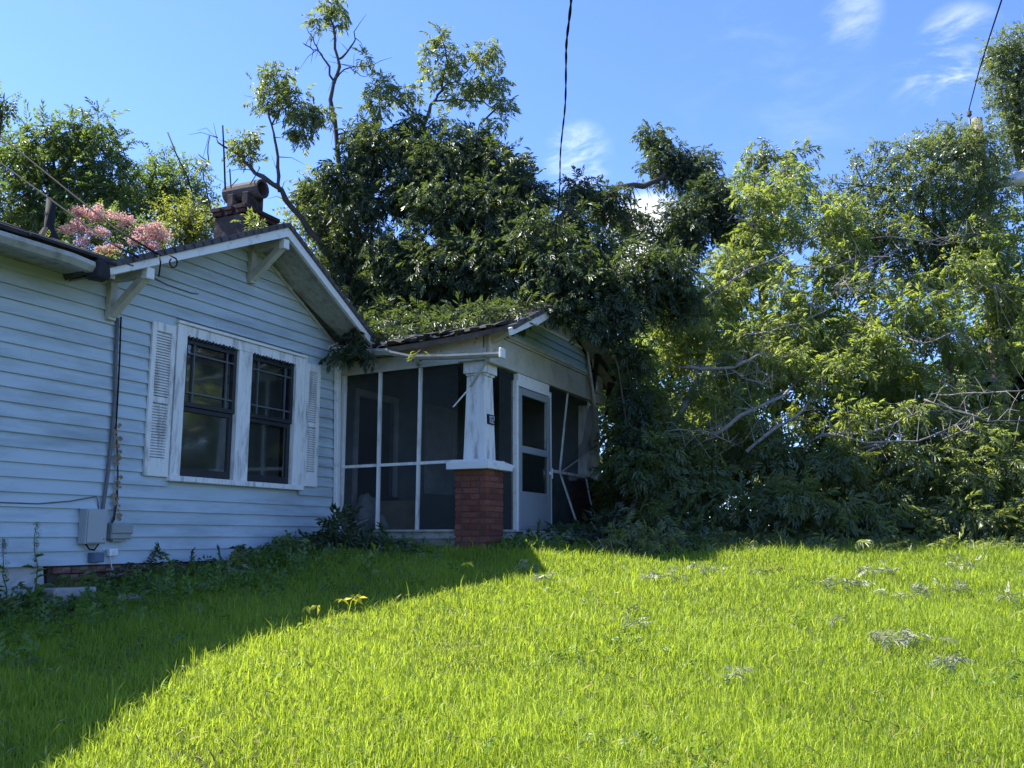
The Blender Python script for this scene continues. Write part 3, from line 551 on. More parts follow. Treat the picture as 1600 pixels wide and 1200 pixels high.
tb = obj('torn_screen_flap', ([(m1b.x + .05, VF - .01, 2.52), (m2b.x, VF - .06, 2.92), (9.75, VF - .16, 3.10), (10.2, VF - .25, 3.22), (9.95, VF - .10, 3.60), (m2t.x, VF + .02, 3.80), (8.9, VF + .015, 3.1)], [(0, 1, 6), (1, 2, 5, 6), (2, 3, 4, 5)]), 'screen', H)
obj('screen_hem', tube([(m1b.x + .05, VF - .012, 2.52), (m2b.x, VF - .062, 2.92), (9.75, VF - .162, 3.10), (10.2, VF - .252, 3.22)], .010, 4), 'intrim', tb)
# broken trim pieces hanging off the porch
P_ = onv(917, 530, VF - .06); Q_ = onv(927, 632, VF - .06)
bt = obj('broken_rake_trim', beam((P_.x - .1, VF - .07, P_.z + .05), (Q_.x, VF - .09, Q_.z), .05, .025, (0, 1, 0)), 'trim', H)
P_ = onv(925, 545, VF - .1); Q_ = onv(932, 610, VF - .1)
obj('broken_rake_trim', beam((P_.x, VF - .1, P_.z), (Q_.x, VF - .1, Q_.z), .05, .03, (0, 1, 0)), 'trim', H)
P_ = onv(918, 580, VF - .05); Q_ = onv(926, 634, VF - .11)
obj('broken_rake_trim', beam((P_.x, VF - .05, P_.z), (Q_.x - .02, VF - .125, Q_.z), .035, .02, (0, 1, 0)), 'wood_broken', H)
a = onw(772, 545, 5.0); b = onw(735, 605, 4.98); c = onw(708, 636, 4.95)
hs = obj('hanging_gutter_strap', beam(a, b, .012, .07, (1, 0, 0)), 'gutter', H)
obj('strap_tip', beam(b, c, .01, .022, (1, 0, 0)), 'trim', hs)
# dark roof wreck at the right end
for k in range(9):
    p0 = onv(930 + random.uniform(-10, 30), 560 + random.uniform(-30, 60), VF - .2); p1 = p0 + Vector((random.uniform(-.3, .8), random.uniform(-.3, .2), random.uniform(-1.0, -.3)))
    obj('broken_rafter', beam(p0, p1, .05, .07, (0, 1, 0)), 'tar', H)

# ------------------------------------------------------------------ things fixed to the wall, in the porch and by the base
HR = R(90) - TH
def wall_thing(name, px, py, label, cat):
    p = onv(px, py, -.02); e = empty(name, to_world(p), HR, label=label, cat=cat, group='utility boxes on the wall'); return e, p
def sized(px0, py0, px1, py1):
    a, b = onv(px0, py1, -.02), onv(px1, py0, -.02); return b.x - a.x, b.z - a.z
w_, h_ = sized(120, 796, 157, 850)
e, p = wall_thing('electric_meter_box', 120, 850, 'tall grey metal utility box on the blue siding', 'utility box')
obj('housing', bx(0, w_, -.11, .0, 0, h_), 'grey_metal', e, bevel=.006); obj('cover', bx(.012, w_ - .012, -.122, -.1105, .012, h_ - .012), 'grey_metal', e, bevel=.003)
obj('latch', bx(w_ - .05, w_ - .03, -.13, -.1225, h_ * .12, h_ * .16), 'grey_plastic', e); obj('cable_loop', tube([(.06, -.05, 0), (.1, -.06, -.05), (.16, -.06, -.06), (.22, -.05, 0)], .008, 6), 'cable', e)
w_, h_ = sized(164, 819, 198, 843)
e, p = wall_thing('telephone_box', 165, 843, 'low grey plastic utility box right of the tall metal one', 'utility box')
obj('housing', bx(0, w_, -.08, 0, 0, h_), 'grey_plastic', e, bevel=.012); obj('lid', bx(-.006, w_ + .006, -.095, -.02, h_ * .35, h_ + .01), 'grey_plastic', e, bevel=.014); obj('hinge', bx(.04, w_ - .06, -.06, -.02, -.02, .0), 'grey_plastic', e)
w_, h_ = sized(136, 862, 155, 878)
e, p = wall_thing('junction_box', 136, 879, 'small slate blue box at the bottom edge of the siding', 'utility box')
obj('housing', bx(0, w_, -.08, 0, 0, h_), 'dark_blue', e, bevel=.006); obj('cover', bx(.01, w_ - .01, -.088, -.0805, .01, h_ - .01), 'dark_blue', e)
e, p = wall_thing('outlet_box', 166, 869, 'tiny white cable box above the brick foundation', 'utility box')
obj('housing', bx(-.005, .105, -.05, 0, 0, .075), 'lampwhite', e, bevel=.006); obj('face_plate', bx(.03, .07, -.056, -.0505, .015, .06), 'trim', e); obj('lead', tube([(.02, -.03, 0), (.03, -.05, -.1), (.05, -.07, -.2), (.055, -.07, -.32)], .007, 6), 'wire_white', e)
def wpath(pts, v=-.045): return [to_world(Vector((onv(a, b, v).x, v, onv(a, b, v).z))) for a, b in pts]
def cable(name, pts, r, m, label, cat='cable', n=6, parts=None):
    return obj(name, tube(pts, r, n), m, None, True, label=label, cat=cat)
cd = cable('conduit', wpath([(184, 497), (181, 560), (180, 620), (174, 690), (168, 745), (160, 800), (159, 815)]), .019, 'cable_grey', 'thin dark grey conduit running down the blue siding', 'conduit', 8)
cable('wall_cable', wpath([(189, 495), (187, 560), (184, 620), (181, 670), (183, 700), (184, 740), (183, 780), (178, 812), (170, 825)], -.05), .009, 'cable', 'loose black cable hanging beside the conduit')
vn = empty('dead_vine', wpath([(172, 822)])[0], 0, label='brown dead vine clinging to the black wall cable', cat='vine')
bp_ = vn.location
obj('stem', rel(tube(wpath([(172, 822), (178, 805), (182, 770), (184, 735), (182, 690), (178, 660)], -.06), [.008, .008, .007, .006, .005, .003], 5), bp_), 'bark_dark', vn)
lv = []
for k in range(26):
    t = random.random(); q = wpath([(184 + random.uniform(-6, 5), 660 + t * 150)], -.07)[0] - bp_; s = random.uniform(.015, .035)
    lv.append(([q, q + Vector((s, .01, -s)), q + Vector((0, .01, -2 * s)), q + Vector((-s, -.01, -s * .8))], [(0, 1, 2, 3)]))
obj('dry_leaves', join(*lv), 'wood_broken', vn, kind='stuff')
cable('wall_cable', wpath([(-60, 783), (0, 785), (60, 787), (110, 783), (150, 776), (153, 782), (154, 796)], -.03), .006, 'cable_grey', 'thin grey cable drooping along the siding into the tall box')
cable('rake_cable', [to_world(Vector(onv(a, b, -.03))) for a, b in ((236, 432), (262, 445), (300, 458), (310, 459))], .006, 'cable_grey', 'thin dark wire stapled across the blue gable boards')
# service drop to the gable
for (pts, lab) in ((((-260, 60, 17), (-120, 135, 14.5), (0, 212, 12.3), (100, 293, 10.7), (180, 357, 9.6), (250, 399, 8.92)), 'upper black service wire strung from the sky to the gable edge'),
                   (((-260, 110, 17), (-120, 185, 14.2), (0, 254, 12.0), (100, 327, 10.5), (170, 378, 9.4), (216, 402, 8.82)), 'lower black service wire strung from the sky to the gable edge')):
    cable('service_wire', [at(*p) for p in pts], .011, 'cable', lab, 'wire')
cable('wire_loop', [at(248, 399, 8.92), at(251, 410, 8.88), at(249, 425, 8.88), at(248, 432, 8.9)], .009, 'cable', 'short black wire end hanging over the white rake board', 'wire')
lp = [at(264 + 0, 398, 9.0)] + [at(271 + 6 * math.sin(a), 410 - 8 * math.cos(a), 8.97) for a in np.linspace(0, 5.6, 9)]
cable('wire_loop', lp, .008, 'cable', 'small curled black wire loop hanging over the white rake board', 'wire')
# broken overhead cable, two twisted strands from above the camera into the tree
cpts = [(905, -900, 1.7), (899, -420, 2.6), (893, -150, 3.4), (890, 0, 4.4), (886, 90, 5.8), (880, 190, 8.0), (875, 270, 10.0), (870, 350, 12.0), (866, 410, 13.2)]
cw = [at(*p) for p in cpts]; cw = [Vector((.3, -7.0, 6.2)), Vector((.28, -2.0, 5.0))] + cw[1:]
fine = []
for i in range(len(cw) - 1):
    for k in range(40): fine.append(cw[i].lerp(cw[i + 1], k / 40))
fine.append(cw[-1])
oc = empty('hanging_cable', fine[-1], 0, label='twisted black overhead cable hanging down into the dark tree', cat='cable')
for s in (0, math.pi):
    pts = [Vector(p) - oc.location + Vector((math.cos(i * .30 + s), math.sin(i * .30 + s), 0)) * .0034 + Vector((.008 * math.sin(i * .09), 0, 0)) for i, p in enumerate(fine)]
    obj('strand', tube(pts, .0055, 5), 'cable', oc, True)
# antenna rods by the chimney
base = at(352, 296, 14.7)
an = empty('tv_antenna', base, 0, label='thin rusty antenna mast rising from the chimney top', cat='antenna')
obj('mast', rel(tube([at(352, 296, 14.7), at(350, 240, 14.7), at(348, 196, 14.7)], [.018, .016, .013], 6), base), 'pipe', an)
obj('short_rod', rel(tube([at(361, 294, 14.6), at(359, 264, 14.6)], .012, 5), base), 'pipe', an)
obj('boom', rel(tube([at(362, 290, 14.6), at(372, 279, 14.6)], .008, 5), base), 'pipe', an)
base = at(395, 286, 14.6)
cable('guy_rod', [at(391, 288, 14.7), at(399, 275, 14.9), at(406, 262, 15.0), at(404, 260, 15.0)], .009, 'pipe', 'bent wire rod standing on the end of the flue pipe', 'rod')
cable('leaning_rod', [at(262, 207, 15.9), at(275, 240, 15.8), at(292, 275, 15.7), at(300, 300, 15.6)], .014, 'pipe', 'straight dark rod leaning over the tree by the chimney', 'rod')
# porch contents
bxp = to_world((5.62, -.66, FL + .002))
cb = empty('cardboard_box', bxp, HR, label='tan cardboard box on the porch floor behind the screen', cat='box')
obj('carton', bx(0, .34, -.2, .26, 0, .44), 'card', cb, bevel=.006); obj('flap', bx(.01, .33, -.21, -.204, .30, .445), 'card', cb); obj('tape', bx(.14, .20, -.2005, .2605, .44, .4425), 'bag', cb)
def lump(name, loc, r, m, label, cat, seed, sx=1, sz=1):
    bm = bmesh.new(); bmesh.ops.create_icosphere(bm, subdivisions=3, radius=1); rr = random.Random(seed)
    ph = [rr.uniform(0, 6) for _ in range(6)]
    for v in bm.verts:
        c = v.co; k = 1 + .13 * math.sin(5 * c.x + ph[0]) * math.sin(4 * c.y + ph[1]) + .10 * math.sin(9 * c.z + ph[2] + 3 * c.x) + .05 * math.sin(15 * c.x + ph[3]) * math.sin(13 * c.z + ph[4])
        v.co = Vector((c.x * k * r * sx, c.y * k * r, max(-.55, c.z * k) * r * sz + .55 * r * sz))
    me = bpy.data.meshes.new(name); bm.to_mesh(me); bm.free(); me.materials.append(MT[m]); o = bpy.data.objects.new(name, me); COL.objects.link(o); o.location = loc
    me.polygons.foreach_set('use_smooth', [True] * len(me.polygons)); return props(o, label=label, cat=cat)
lump('stuffed_bag', to_world((5.55, -.26, FL + .0)), .24, 'bag', 'tall pale stuffed bag heaped behind the porch screen', 'bag', 3, .8, 1.5)
lump('stuffed_bag', to_world((5.42, -.50, FL + .0)), .15, 'bag', 'low crumpled bag on the porch floor near the pale bag', 'bag', 5, 1.2, 1.0)
lump('dark_bag', to_world((6.0, -.40, FL + .0)), .28, 'room', 'black rubbish bag on the porch floor behind the screen', 'bag', 8, 1.0, 1.2)
# blocks on the ground
q = ongr(107, 945)
cbk = empty('concrete_block', q + Vector((0, 0, -.02)), HR - .15, label='grey concrete block lying in weeds by the pale foundation', cat='block')
obj('block', bx(-.2, .2, -.1, .1, 0, .17), 'concrete', cbk, bevel=.012)
q = to_world((6.5, VF - .62, 0)); q.z = gz(q.x, q.y)
sp = empty('door_step', q, HR, label='rough concrete step among leaves below the storm door', cat='step')
obj('step_block', bx(-.42, .42, -.22, .2, -.05, .13), 'concrete', sp, bevel=.02); obj('step_block', bx(-.30, .52, .21, .55, -.05, .20), 'concrete', sp, bevel=.02)

# ------------------------------------------------------------------ foliage
def tmpl(leaflets):
    """leaflets: list of (base, direction, normal, length, width) -> verts, tris"""
    V, T = [], []
    for b, d, nrm, L, wd in leaflets:
        b, d, nrm = np.array(b, float), np.array(d, float), np.array(nrm, float); d /= np.linalg.norm(d); s = np.cross(nrm, d); s /= np.linalg.norm(s); up = np.cross(d, s)
        o = len(V); mid = b + d * L * .45 + up * L * .05
        V += [b, mid + s * wd / 2 + up * wd * .18, b + d * L - up * L * .16, mid - s * wd / 2 + up * wd * .18]; T += [(o, o + 1, o + 2), (o, o + 2, o + 3)]
    return np.array(V), np.array(T)
def pecan_t(seed, n=6, L=.34, ll=.115, lw=.030, droop=.5):
    r = random.Random(seed); lf = []
    for k in range(n):
        t = .22 + .78 * k / (n - 1); x = L * t; z = -droop * L * t * t
        for s in (-1, 1):
            a = R(56 - 24 * t + r.uniform(-20, 20)); l_ = ll * (.75 + .5 * math.sin(math.pi * (.25 + .6 * t))) * r.uniform(.85, 1.1)
            lf.append(((x, 0, z), (math.cos(a), s * math.sin(a), -.25 - droop * t * .8 + r.uniform(-.35, .3)), (r.uniform(-.45, .45), r.uniform(-.6, .6), 1), l_, lw * r.uniform(.85, 1.2)))
    lf.append(((L, 0, -droop * L), (1, 0, -droop * 1.2), (0, 0, 1), ll * 1.1, lw)); return tmpl(lf)
def twig_t(seed, n=8, L=.28, ll=.075, lw=.042):
    r = random.Random(seed); lf = []
    for k in range(n):
        t = .15 + .85 * k / (n - 1); s = -1 if k % 2 else 1; a = R(r.uniform(30, 75))
        lf.append(((L * t, 0, -.15 * L * t), (math.cos(a), s * math.sin(a), r.uniform(-.7, .3)), (r.uniform(-.5, .5), r.uniform(-.5, .5), 1), ll * r.uniform(.7, 1.2), lw * r.uniform(.8, 1.15)))
    return tmpl(lf)
def puff_t(seed, n=9, rad=.07, sz=.04):
    r = random.Random(seed); lf = []
    for k in range(n):
        d = np.array([r.gauss(0, 1) for _ in range(3)]); d /= np.linalg.norm(d); lf.append((d * rad * r.uniform(.3, 1), d + np.array([r.gauss(0, .5) for _ in range(3)]), np.array([r.gauss(0, 1) for _ in range(3)]) + d * .1, sz, sz * .8))
    return tmpl(lf)
T_PECAN = [pecan_t(i, n, L, .15, .038, dr) for i, (n, L, dr) in enumerate(((4, .25, .45), (4, .20, .8), (5, .29, .25), (4, .22, .6), (3, .16, .5), (5, .27, .7)))]
T_TWIG = [twig_t(i) for i in range(4)]
T_VINE = [twig_t(20 + i, 8, .30, .085, .06) for i in range(4)]
T_SUMAC = [pecan_t(40 + i, 9, .55, .12, .036, .3) for i in range(3)]
T_WEED = [twig_t(60 + i, 6, .16, .085, .045) for i in range(4)]
T_PUFF = [puff_t(i) for i in range(4)]

def instance(templates, P, D, S, tint, flat=.6):
    """bake templates at points P along directions D with scale S; returns verts, tris, tint arrays"""
    N = len(P); D = D / np.linalg.norm(D, axis=1, keepdims=True)
    up = np.array([[0, 0, 1.0]]) + rng.normal(0, flat, (N, 3)); Yv = np.cross(up, D); Yv /= np.linalg.norm(Yv, axis=1, keepdims=True) + 1e-9; Zv = np.cross(D, Yv)
    pick = rng.integers(0, len(templates), N); VV, TT, AA = [], [], []; off = 0
    for ti, (tv, tt) in enumerate(templates):
        idx = np.where(pick == ti)[0]
        if not len(idx): continue
        B = np.stack([D[idx], Yv[idx], Zv[idx]], 1)                # rows: local axes
        w = np.einsum('vk,nkj->nvj', tv, B) * S[idx][:, None, None] + P[idx][:, None, :]
        n, m = len(idx), len(tv)
        VV.append(w.reshape(-1, 3)); TT.append((tt[None] + (np.arange(n) * m)[:, None, None] + off).reshape(-1, 3)); off += n * m
        AA.append(np.repeat(tint[idx], m) + np.repeat(rng.normal(0, .10, n * m // 4), 4))
    return np.concatenate(VV), np.concatenate(TT), np.clip(np.concatenate(AA), 0, 1)
def fast_mesh(name, V, T, A, m, parent=None, origin=None, **kw):
    if origin is not None: V = V - np.array(origin)
    me = bpy.data.meshes.new(name); me.vertices.add(len(V)); me.vertices.foreach_set('co', V.astype(np.float32).ravel())
    me.loops.add(T.size); me.loops.foreach_set('vertex_index', T.astype(np.int32).ravel()); me.polygons.add(len(T)); me.polygons.foreach_set('loop_start', np.arange(0, T.size, 3, dtype=np.int32))
    at_ = me.attributes.new('tint', 'FLOAT', 'POINT'); at_.data.foreach_set('value', A.astype(np.float32)); me.update(calc_edges=True); me.materials.append(MT[m])
    o = bpy.data.objects.new(name, me); COL.objects.link(o)
    if parent: o.parent = parent
    return props(o, **kw)
def clump_points(c, r, n, shell=.45, outw=.7, down=.45, jit=.6):
    d = rng.normal(0, 1, (n, 3)); d /= np.linalg.norm(d, axis=1, keepdims=True); u = rng.random(n) ** shell
    lump_ = 1 + .25 * np.sin(d[:, 0] * 5 + c[0] * 3) * np.sin(d[:, 2] * 4 + c[2] * 5)
    P = np.array(c) + d * np.array(r) * (u * lump_)[:, None]
    return P, d * outw + np.array([0, 0, -down]) + rng.normal(0, jit, (n, 3))
def crown_from(clumps, templates, dens, scale=1.0, shell=.45, outw=.7, down=.45, tint0=.45, tvar=.22):
    Ps, Ds, Ss, As = [], [], [], []
    for c, r in clumps:
        n = max(6, int(dens * (r[0] * r[1] + r[1] * r[2] + r[0] * r[2]) / 3 * 12.57)); P, D = clump_points(c, r, n, shell, outw, down)
        Ps.append(P); Ds.append(D); Ss.append(rng.uniform(.75, 1.25, n) * scale); As.append(np.clip(tint0 + rng.normal(0, tvar) + rng.normal(0, .16, n), 0, 1))
    return instance(templates, np.concatenate(Ps), np.concatenate(Ds), np.concatenate(Ss), np.concatenate(As))
def pxclump(px, py, d, rx, ry, rd=None):
    k = d / F_PX; c = at(px, py, d); return (tuple(c), (rx * k, (rd if rd else (rx + ry) / 2 * k), ry * k))
WIG = [.04]
def wig(pts, n=3, amp=None):
    amp = WIG[0] if amp is None else amp
    out = []
    for i in range(len(pts) - 1):
        a, b = Vector(pts[i]), Vector(pts[i + 1]); L = (b - a).length
        for k in range(n):
            p = a.lerp(b, k / n)
            if k or i: p = p + Vector((random.gauss(0, 1), random.gauss(0, 1), random.gauss(0, 1))) * amp * min(L, 1.0)
            out.append(p)
    out.append(Vector(pts[-1])); return out
def tree(name, label, cat, base, paths, clumps, templates, m, dens, bark='bark', twig_n=4, twig_r=.012, scale=1.0, group=None, extra=None, link=True, **kw):
    base = Vector(base); e = empty(name, base, 0, label=label, cat=cat, group=group); nodes = []; side = []
    for i, (pts, r0, r1) in enumerate(paths):
        pts = wig(pts); n = len(pts); rad = [(r0 + (r1 - r0) * k / (n - 1)) * (random.uniform(.85, 1.18) if 0 < k < n - 1 else 1) for k in range(n)]; nodes += pts
        if i:
            for p in pts[1:]:
                for _ in range(2 if bark == 'bark' else random.choice((0, 1))):
                    dv = Vector((random.gauss(0, 1), random.gauss(0, .7), random.gauss(.2, .8))).normalized() * random.uniform(.15, .55); side.append(tube([p, p + dv * .5 + Vector((0, 0, random.gauss(.02, .04))), p + dv], [min(.010, r0 * .4), .005, .002], 4, False))
        obj('trunk' if i == 0 else 'branch', rel(tube(pts, rad, 8 if r0 > .04 else 5), base), bark, e, True)
    tw = side
    for c, r in clumps:
        c = Vector(c)
        if link and nodes:
            nb = min(nodes, key=lambda q: (q - c).length)
            if .05 < (nb - c).length < 3.0:
                mid = nb.lerp(c, .5) + Vector((random.gauss(0, .08), random.gauss(0, .08), random.gauss(.05, .08))); tw.append(tube([nb, mid, c], [twig_r * 1.6, twig_r * 1.2, twig_r * .8], 4, False))
        for k in range(twig_n):
            d = Vector((random.gauss(0, 1), random.gauss(0, 1), random.gauss(.1, .8))).normalized(); q = c + Vector((d.x * r[0], d.y * r[1], d.z * r[2])) * random.uniform(.7, 1.12); mid = c.lerp(q, .5) + Vector((random.gauss(0, .05), random.gauss(0, .05), random.gauss(.03, .05)))
            tw.append(tube([c, mid, q], [twig_r, twig_r * .7, twig_r * .3], 4, False))
    if tw: obj('twigs', rel(join(*tw), base), bark, e, kind='stuff')
    V, T, A = crown_from(clumps, templates, dens, scale, **kw); fast_mesh('crown', V, T, A, m, e, base)
    if extra: extra(e, base)
    return e

# --- the tree that came down on the porch roof
D0c = 15.2
cc = []
for (px, py, d, rx, ry) in (
    (588, 240, 15.2, 52, 48), (545, 285, 15.0, 52, 40), (570, 215, 15.6, 34, 34), (640, 225, 15.6, 56, 42), (690, 255, 15.0, 70, 55), (742, 235, 15.4, 55, 48), (790, 275, 15.0, 50, 55), (825, 310, 14.8, 38, 45),
    (700, 320, 14.6, 75, 50), (770, 345, 14.4, 75, 60), (635, 300, 15.0, 52, 45), (570, 320, 14.8, 40, 36), (620, 400, 14.6, 62, 48), (690, 415, 14.2, 72, 52), (760, 410, 14.0, 65, 50), (640, 460, 14.8, 66, 40), (720, 470, 14.6, 70, 38),
    (560, 380, 15.4, 48, 44), (510, 350, 15.8, 38, 38), (530, 420, 15.6, 45, 45), (575, 460, 15.4, 48, 38), (490, 310, 16.2, 32, 32), (595, 500, 14.9, 50, 24),
    (835, 375, 13.6, 55, 50), (880, 420, 13.3, 60, 60), (830, 440, 13.7, 50, 44), (935, 400, 13.4, 55, 50), (940, 460, 13.2, 68, 52), (1000, 430, 13.4, 62, 55), (882, 476, 13.0, 38, 22), (922, 500, 12.95, 30, 22), (955, 518, 13.1, 26, 20), (985, 485, 13.1, 40, 28), (990, 555, 13.9, 26, 36), (992, 625, 13.9, 24, 36), (985, 700, 13.8, 22, 40), (1045, 430, 13.6, 48, 55), (1060, 470, 13.8, 40, 40),
    (1070, 350, 13.8, 52, 48), (1110, 310, 13.9, 48, 42), (1040, 255, 14.4, 42, 38), (1085, 265, 14.4, 44, 36), (1135, 345, 13.9, 32, 38), (1050, 395, 13.7, 50, 34), (905, 300, 14.6, 34, 28), (950, 320, 14.4, 46, 32), (985, 345, 14.4, 36, 26), (895, 350, 14.0, 36, 34),
    (1020, 215, 14.6, 26, 22), (870, 380, 13.8, 40, 40), (760, 300, 15.4, 60, 50)):
    if px > 890 and py < 425: d += min(3.0, (px - 890) / 50 + .4)
    cc.append(pxclump(px, py, d, rx, ry))
sparse = [pxclump(*q) for q in ((430, 125, 15.4, 34, 28), (455, 160, 15.4, 34, 26), (415, 160, 15.5, 20, 18), (480, 180, 15.3, 30, 24), (470, 205, 15.3, 22, 18), (505, 175, 15.3, 20, 16), (520, 8, 15.8, 30, 16), (497, 35, 15.8, 16, 16), (535, 25, 15.8, 16, 14), (570, 92, 15.8, 14, 10),
    (380, 225, 15.4, 24, 20), (395, 215, 15.4, 14, 14), (378, 240, 15.4, 16, 14), (312, 262, 15.6, 9, 9), (690, 60, 15.6, 20, 18), (668, 82, 15.6, 16, 14), (710, 90, 15.6, 26, 18), (760, 85, 15.7, 26, 24), (690, 118, 15.6, 30, 18), (745, 130, 15.7, 30, 18), (640, 145, 15.6, 24, 18), (600, 135, 15.6, 26, 22), (590, 165, 15.6, 26, 22), (650, 190, 15.5, 22, 12), (775, 130, 15.7, 20, 28), (790, 165, 15.7, 16, 22), (780, 190, 15.7, 14, 12), (685, 185, 15.4, 16, 14), (720, 150, 15.6, 26, 18))]
A_ = at
central_paths = [
    ([Vector((-.2, 19.5, 1.4)), at(760, 560, 18.2), at(735, 470, 17.0), at(700, 380, 16.0), at(660, 300, 15.6), at(640, 240, 15.6)], .24, .07),
    ([at(700, 380, 16.0), at(600, 430, 15.7), at(520, 400, 15.4), at(470, 340, 15.4), at(437, 300, 15.4), at(400, 270, 15.4), at(372, 242, 15.4), at(340, 222, 15.4)], .085, .018),
    ([at(437, 300, 15.4), at(434, 262, 15.4), at(428, 215, 15.4), at(425, 195, 15.4), at(418, 160, 15.4)], .034, .016),
    ([at(400, 272, 15.4), at(385, 255, 15.42), at(372, 246, 15.42)], .022, .016),
    ([at(425, 195, 15.4), at(440, 165, 15.4), at(455, 150, 15.4)], .018, .008), ([at(428, 175, 15.4), at(450, 168, 15.4), at(460, 160, 15.3)], .014, .006),
    ([at(600, 430, 15.7), at(535, 320, 15.6), at(526, 210, 15.7), at(524, 130, 15.8), at(531, 92, 15.8), at(521, 40, 15.8), at(517, 5, 15.8)], .055, .012),
    ([at(524, 130, 15.8), at(505, 90, 15.8), at(497, 78, 15.8), at(490, 78, 15.8), at(473, 67, 15.8)], .022, .008), ([at(497, 78, 15.8), at(490, 65, 15.8), at(480, 45, 15.8)], .014, .006),
    ([at(531, 92, 15.8), at(545, 80, 15.8), at(555, 62, 15.8), at(553, 50, 15.8)], .022, .010), ([at(526, 122, 15.8), at(545, 105, 15.8), at(560, 104, 15.8), at(578, 104, 15.8)], .016, .006), ([at(548, 106, 15.8), at(562, 118, 15.8), at(570, 120, 15.8)], .010, .005),
    ([at(640, 260, 15.6), at(660, 205, 15.6), at(675, 165, 15.6), at(690, 140, 15.6), at(700, 100, 15.6), at(695, 70, 15.6)], .042, .010), ([at(680, 158, 15.6), at(710, 155, 15.7), at(745, 157, 15.7), at(775, 170, 15.7), at(790, 172, 15.7)], .020, .006), ([at(690, 140, 15.6), at(725, 120, 15.7), at(745, 95, 15.7)], .016, .006), ([at(665, 195, 15.6), at(625, 165, 15.6), at(605, 140, 15.6)], .022, .008),
    ([at(735, 470, 17.0), at(800, 400, 15.6), at(885, 335, 15.0), at(925, 312, 15.6), at(965, 294, 16.2), at(1025, 284, 17.0), at(1045, 262, 17.2)], .09, .04), ([at(925, 312, 15.6), at(975, 292, 16.2), at(1010, 288, 16.8)], .03, .014),
    ([at(800, 400, 15.6), at(900, 420, 14.2), at(1000, 372, 16.2), at(1022, 380, 16.4), at(1060, 380, 16.6), at(1110, 320, 16.8)], .06, .016), ([at(700, 380, 16.0), at(760, 400, 14.8), at(850, 450, 13.8), at(930, 470, 13.2)], .06, .02),
    ([at(310, 1 + 240, 15.6), at(326, 255, 15.6), at(328, 212, 15.6), at(340, 215, 15.5)], .009, .012), ([at(325, 250, 15.6), at(318, 270, 15.6), at(322, 300, 15.6), at(330, 330, 15.5), at(338, 330, 15.5)], .008, .014)]
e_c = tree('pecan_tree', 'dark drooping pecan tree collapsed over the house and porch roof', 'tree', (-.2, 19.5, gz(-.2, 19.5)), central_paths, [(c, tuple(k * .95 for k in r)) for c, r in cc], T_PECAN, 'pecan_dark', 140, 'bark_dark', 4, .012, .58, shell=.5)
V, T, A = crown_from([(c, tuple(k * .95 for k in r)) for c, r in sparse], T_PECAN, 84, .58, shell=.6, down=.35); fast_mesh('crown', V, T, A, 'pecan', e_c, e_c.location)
# --- leaves lying on the porch roof and in the valley
def heap(name, label, cat, pts, templates, m, dens, scale=1.0, stems=3, **kw):
    base = Vector(pts[0][0]); e = empty(name, base, 0, label=label, cat=cat, group={'branch_heap': 'leafy branch heaps on the ground', 'fallen_branch': 'broken branches on the roofs'}.get(name)); st = []
    for c, r in pts:
        c = Vector(c)
        for k in range(stems):
            q = c + Vector((random.gauss(0, r[0] * .8), random.gauss(0, r[1] * .8), random.uniform(-.3, .9) * r[2])); st.append(tube(wig([c + Vector((0, 0, -r[2] * .6)), q], 3, .1), .006, 4, False))
    obj('stems', rel(join(*st), base), 'bark', e, kind='stuff')
    V, T, A = crown_from(pts, templates, dens, scale, **kw); fast_mesh('leaves', V, T, A, m, e, base); return e
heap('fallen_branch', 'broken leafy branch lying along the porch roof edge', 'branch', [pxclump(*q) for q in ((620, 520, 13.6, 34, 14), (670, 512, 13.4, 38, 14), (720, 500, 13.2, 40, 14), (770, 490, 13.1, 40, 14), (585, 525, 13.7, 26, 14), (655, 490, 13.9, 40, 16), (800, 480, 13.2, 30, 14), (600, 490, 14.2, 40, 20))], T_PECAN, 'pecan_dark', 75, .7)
heap('fallen_branch', 'crushed leafy branches matted over the porch shingles', 'branch', [(tuple(to_world((w, v, 4.24 + (w - 4.96) * .44 - .05 * (v + 2.5) + .04))), (.34, .34, .13)) for v in np.arange(-2.5, .1, .42) for w in (5.42 + random.uniform(-.1, .1), 6.0)], T_PECAN, 'pecan_dark', 80, .55, tint0=.25)  # low tint puts the shaded front of the leaves into their colour
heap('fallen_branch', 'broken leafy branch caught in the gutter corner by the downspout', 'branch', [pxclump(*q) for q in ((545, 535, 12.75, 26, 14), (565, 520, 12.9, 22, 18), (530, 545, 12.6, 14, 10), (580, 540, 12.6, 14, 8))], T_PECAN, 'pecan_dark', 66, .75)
heap('gutter_sprig', 'small bright leaf sprig sitting in the sagging porch gutter', 'branch', [pxclump(650, 551, 12.35, 13, 5)], T_PECAN, 'yellowleaf', 90, .42, 2)
heap('roof_litter', 'green leaf litter in the valley of the left roof', 'leaf litter', [pxclump(*q) for q in ((75, 376, 10.4, 14, 5), (95, 380, 10.4, 14, 5), (120, 390, 10.2, 16, 5), (150, 393, 10.0, 18, 6), (165, 388, 10.4, 14, 6))], T_TWIG, 'yellowleaf', 120, .5, 1)
heap('fallen_branch', 'leafy sprig lying on the gable roof in front of the chimney', 'branch', [pxclump(*q) for q in ((392, 352, 13.4, 16, 10), (405, 345, 13.6, 10, 8), (380, 358, 13.2, 12, 6))], T_PECAN, 'pecan', 90, .6, 2)

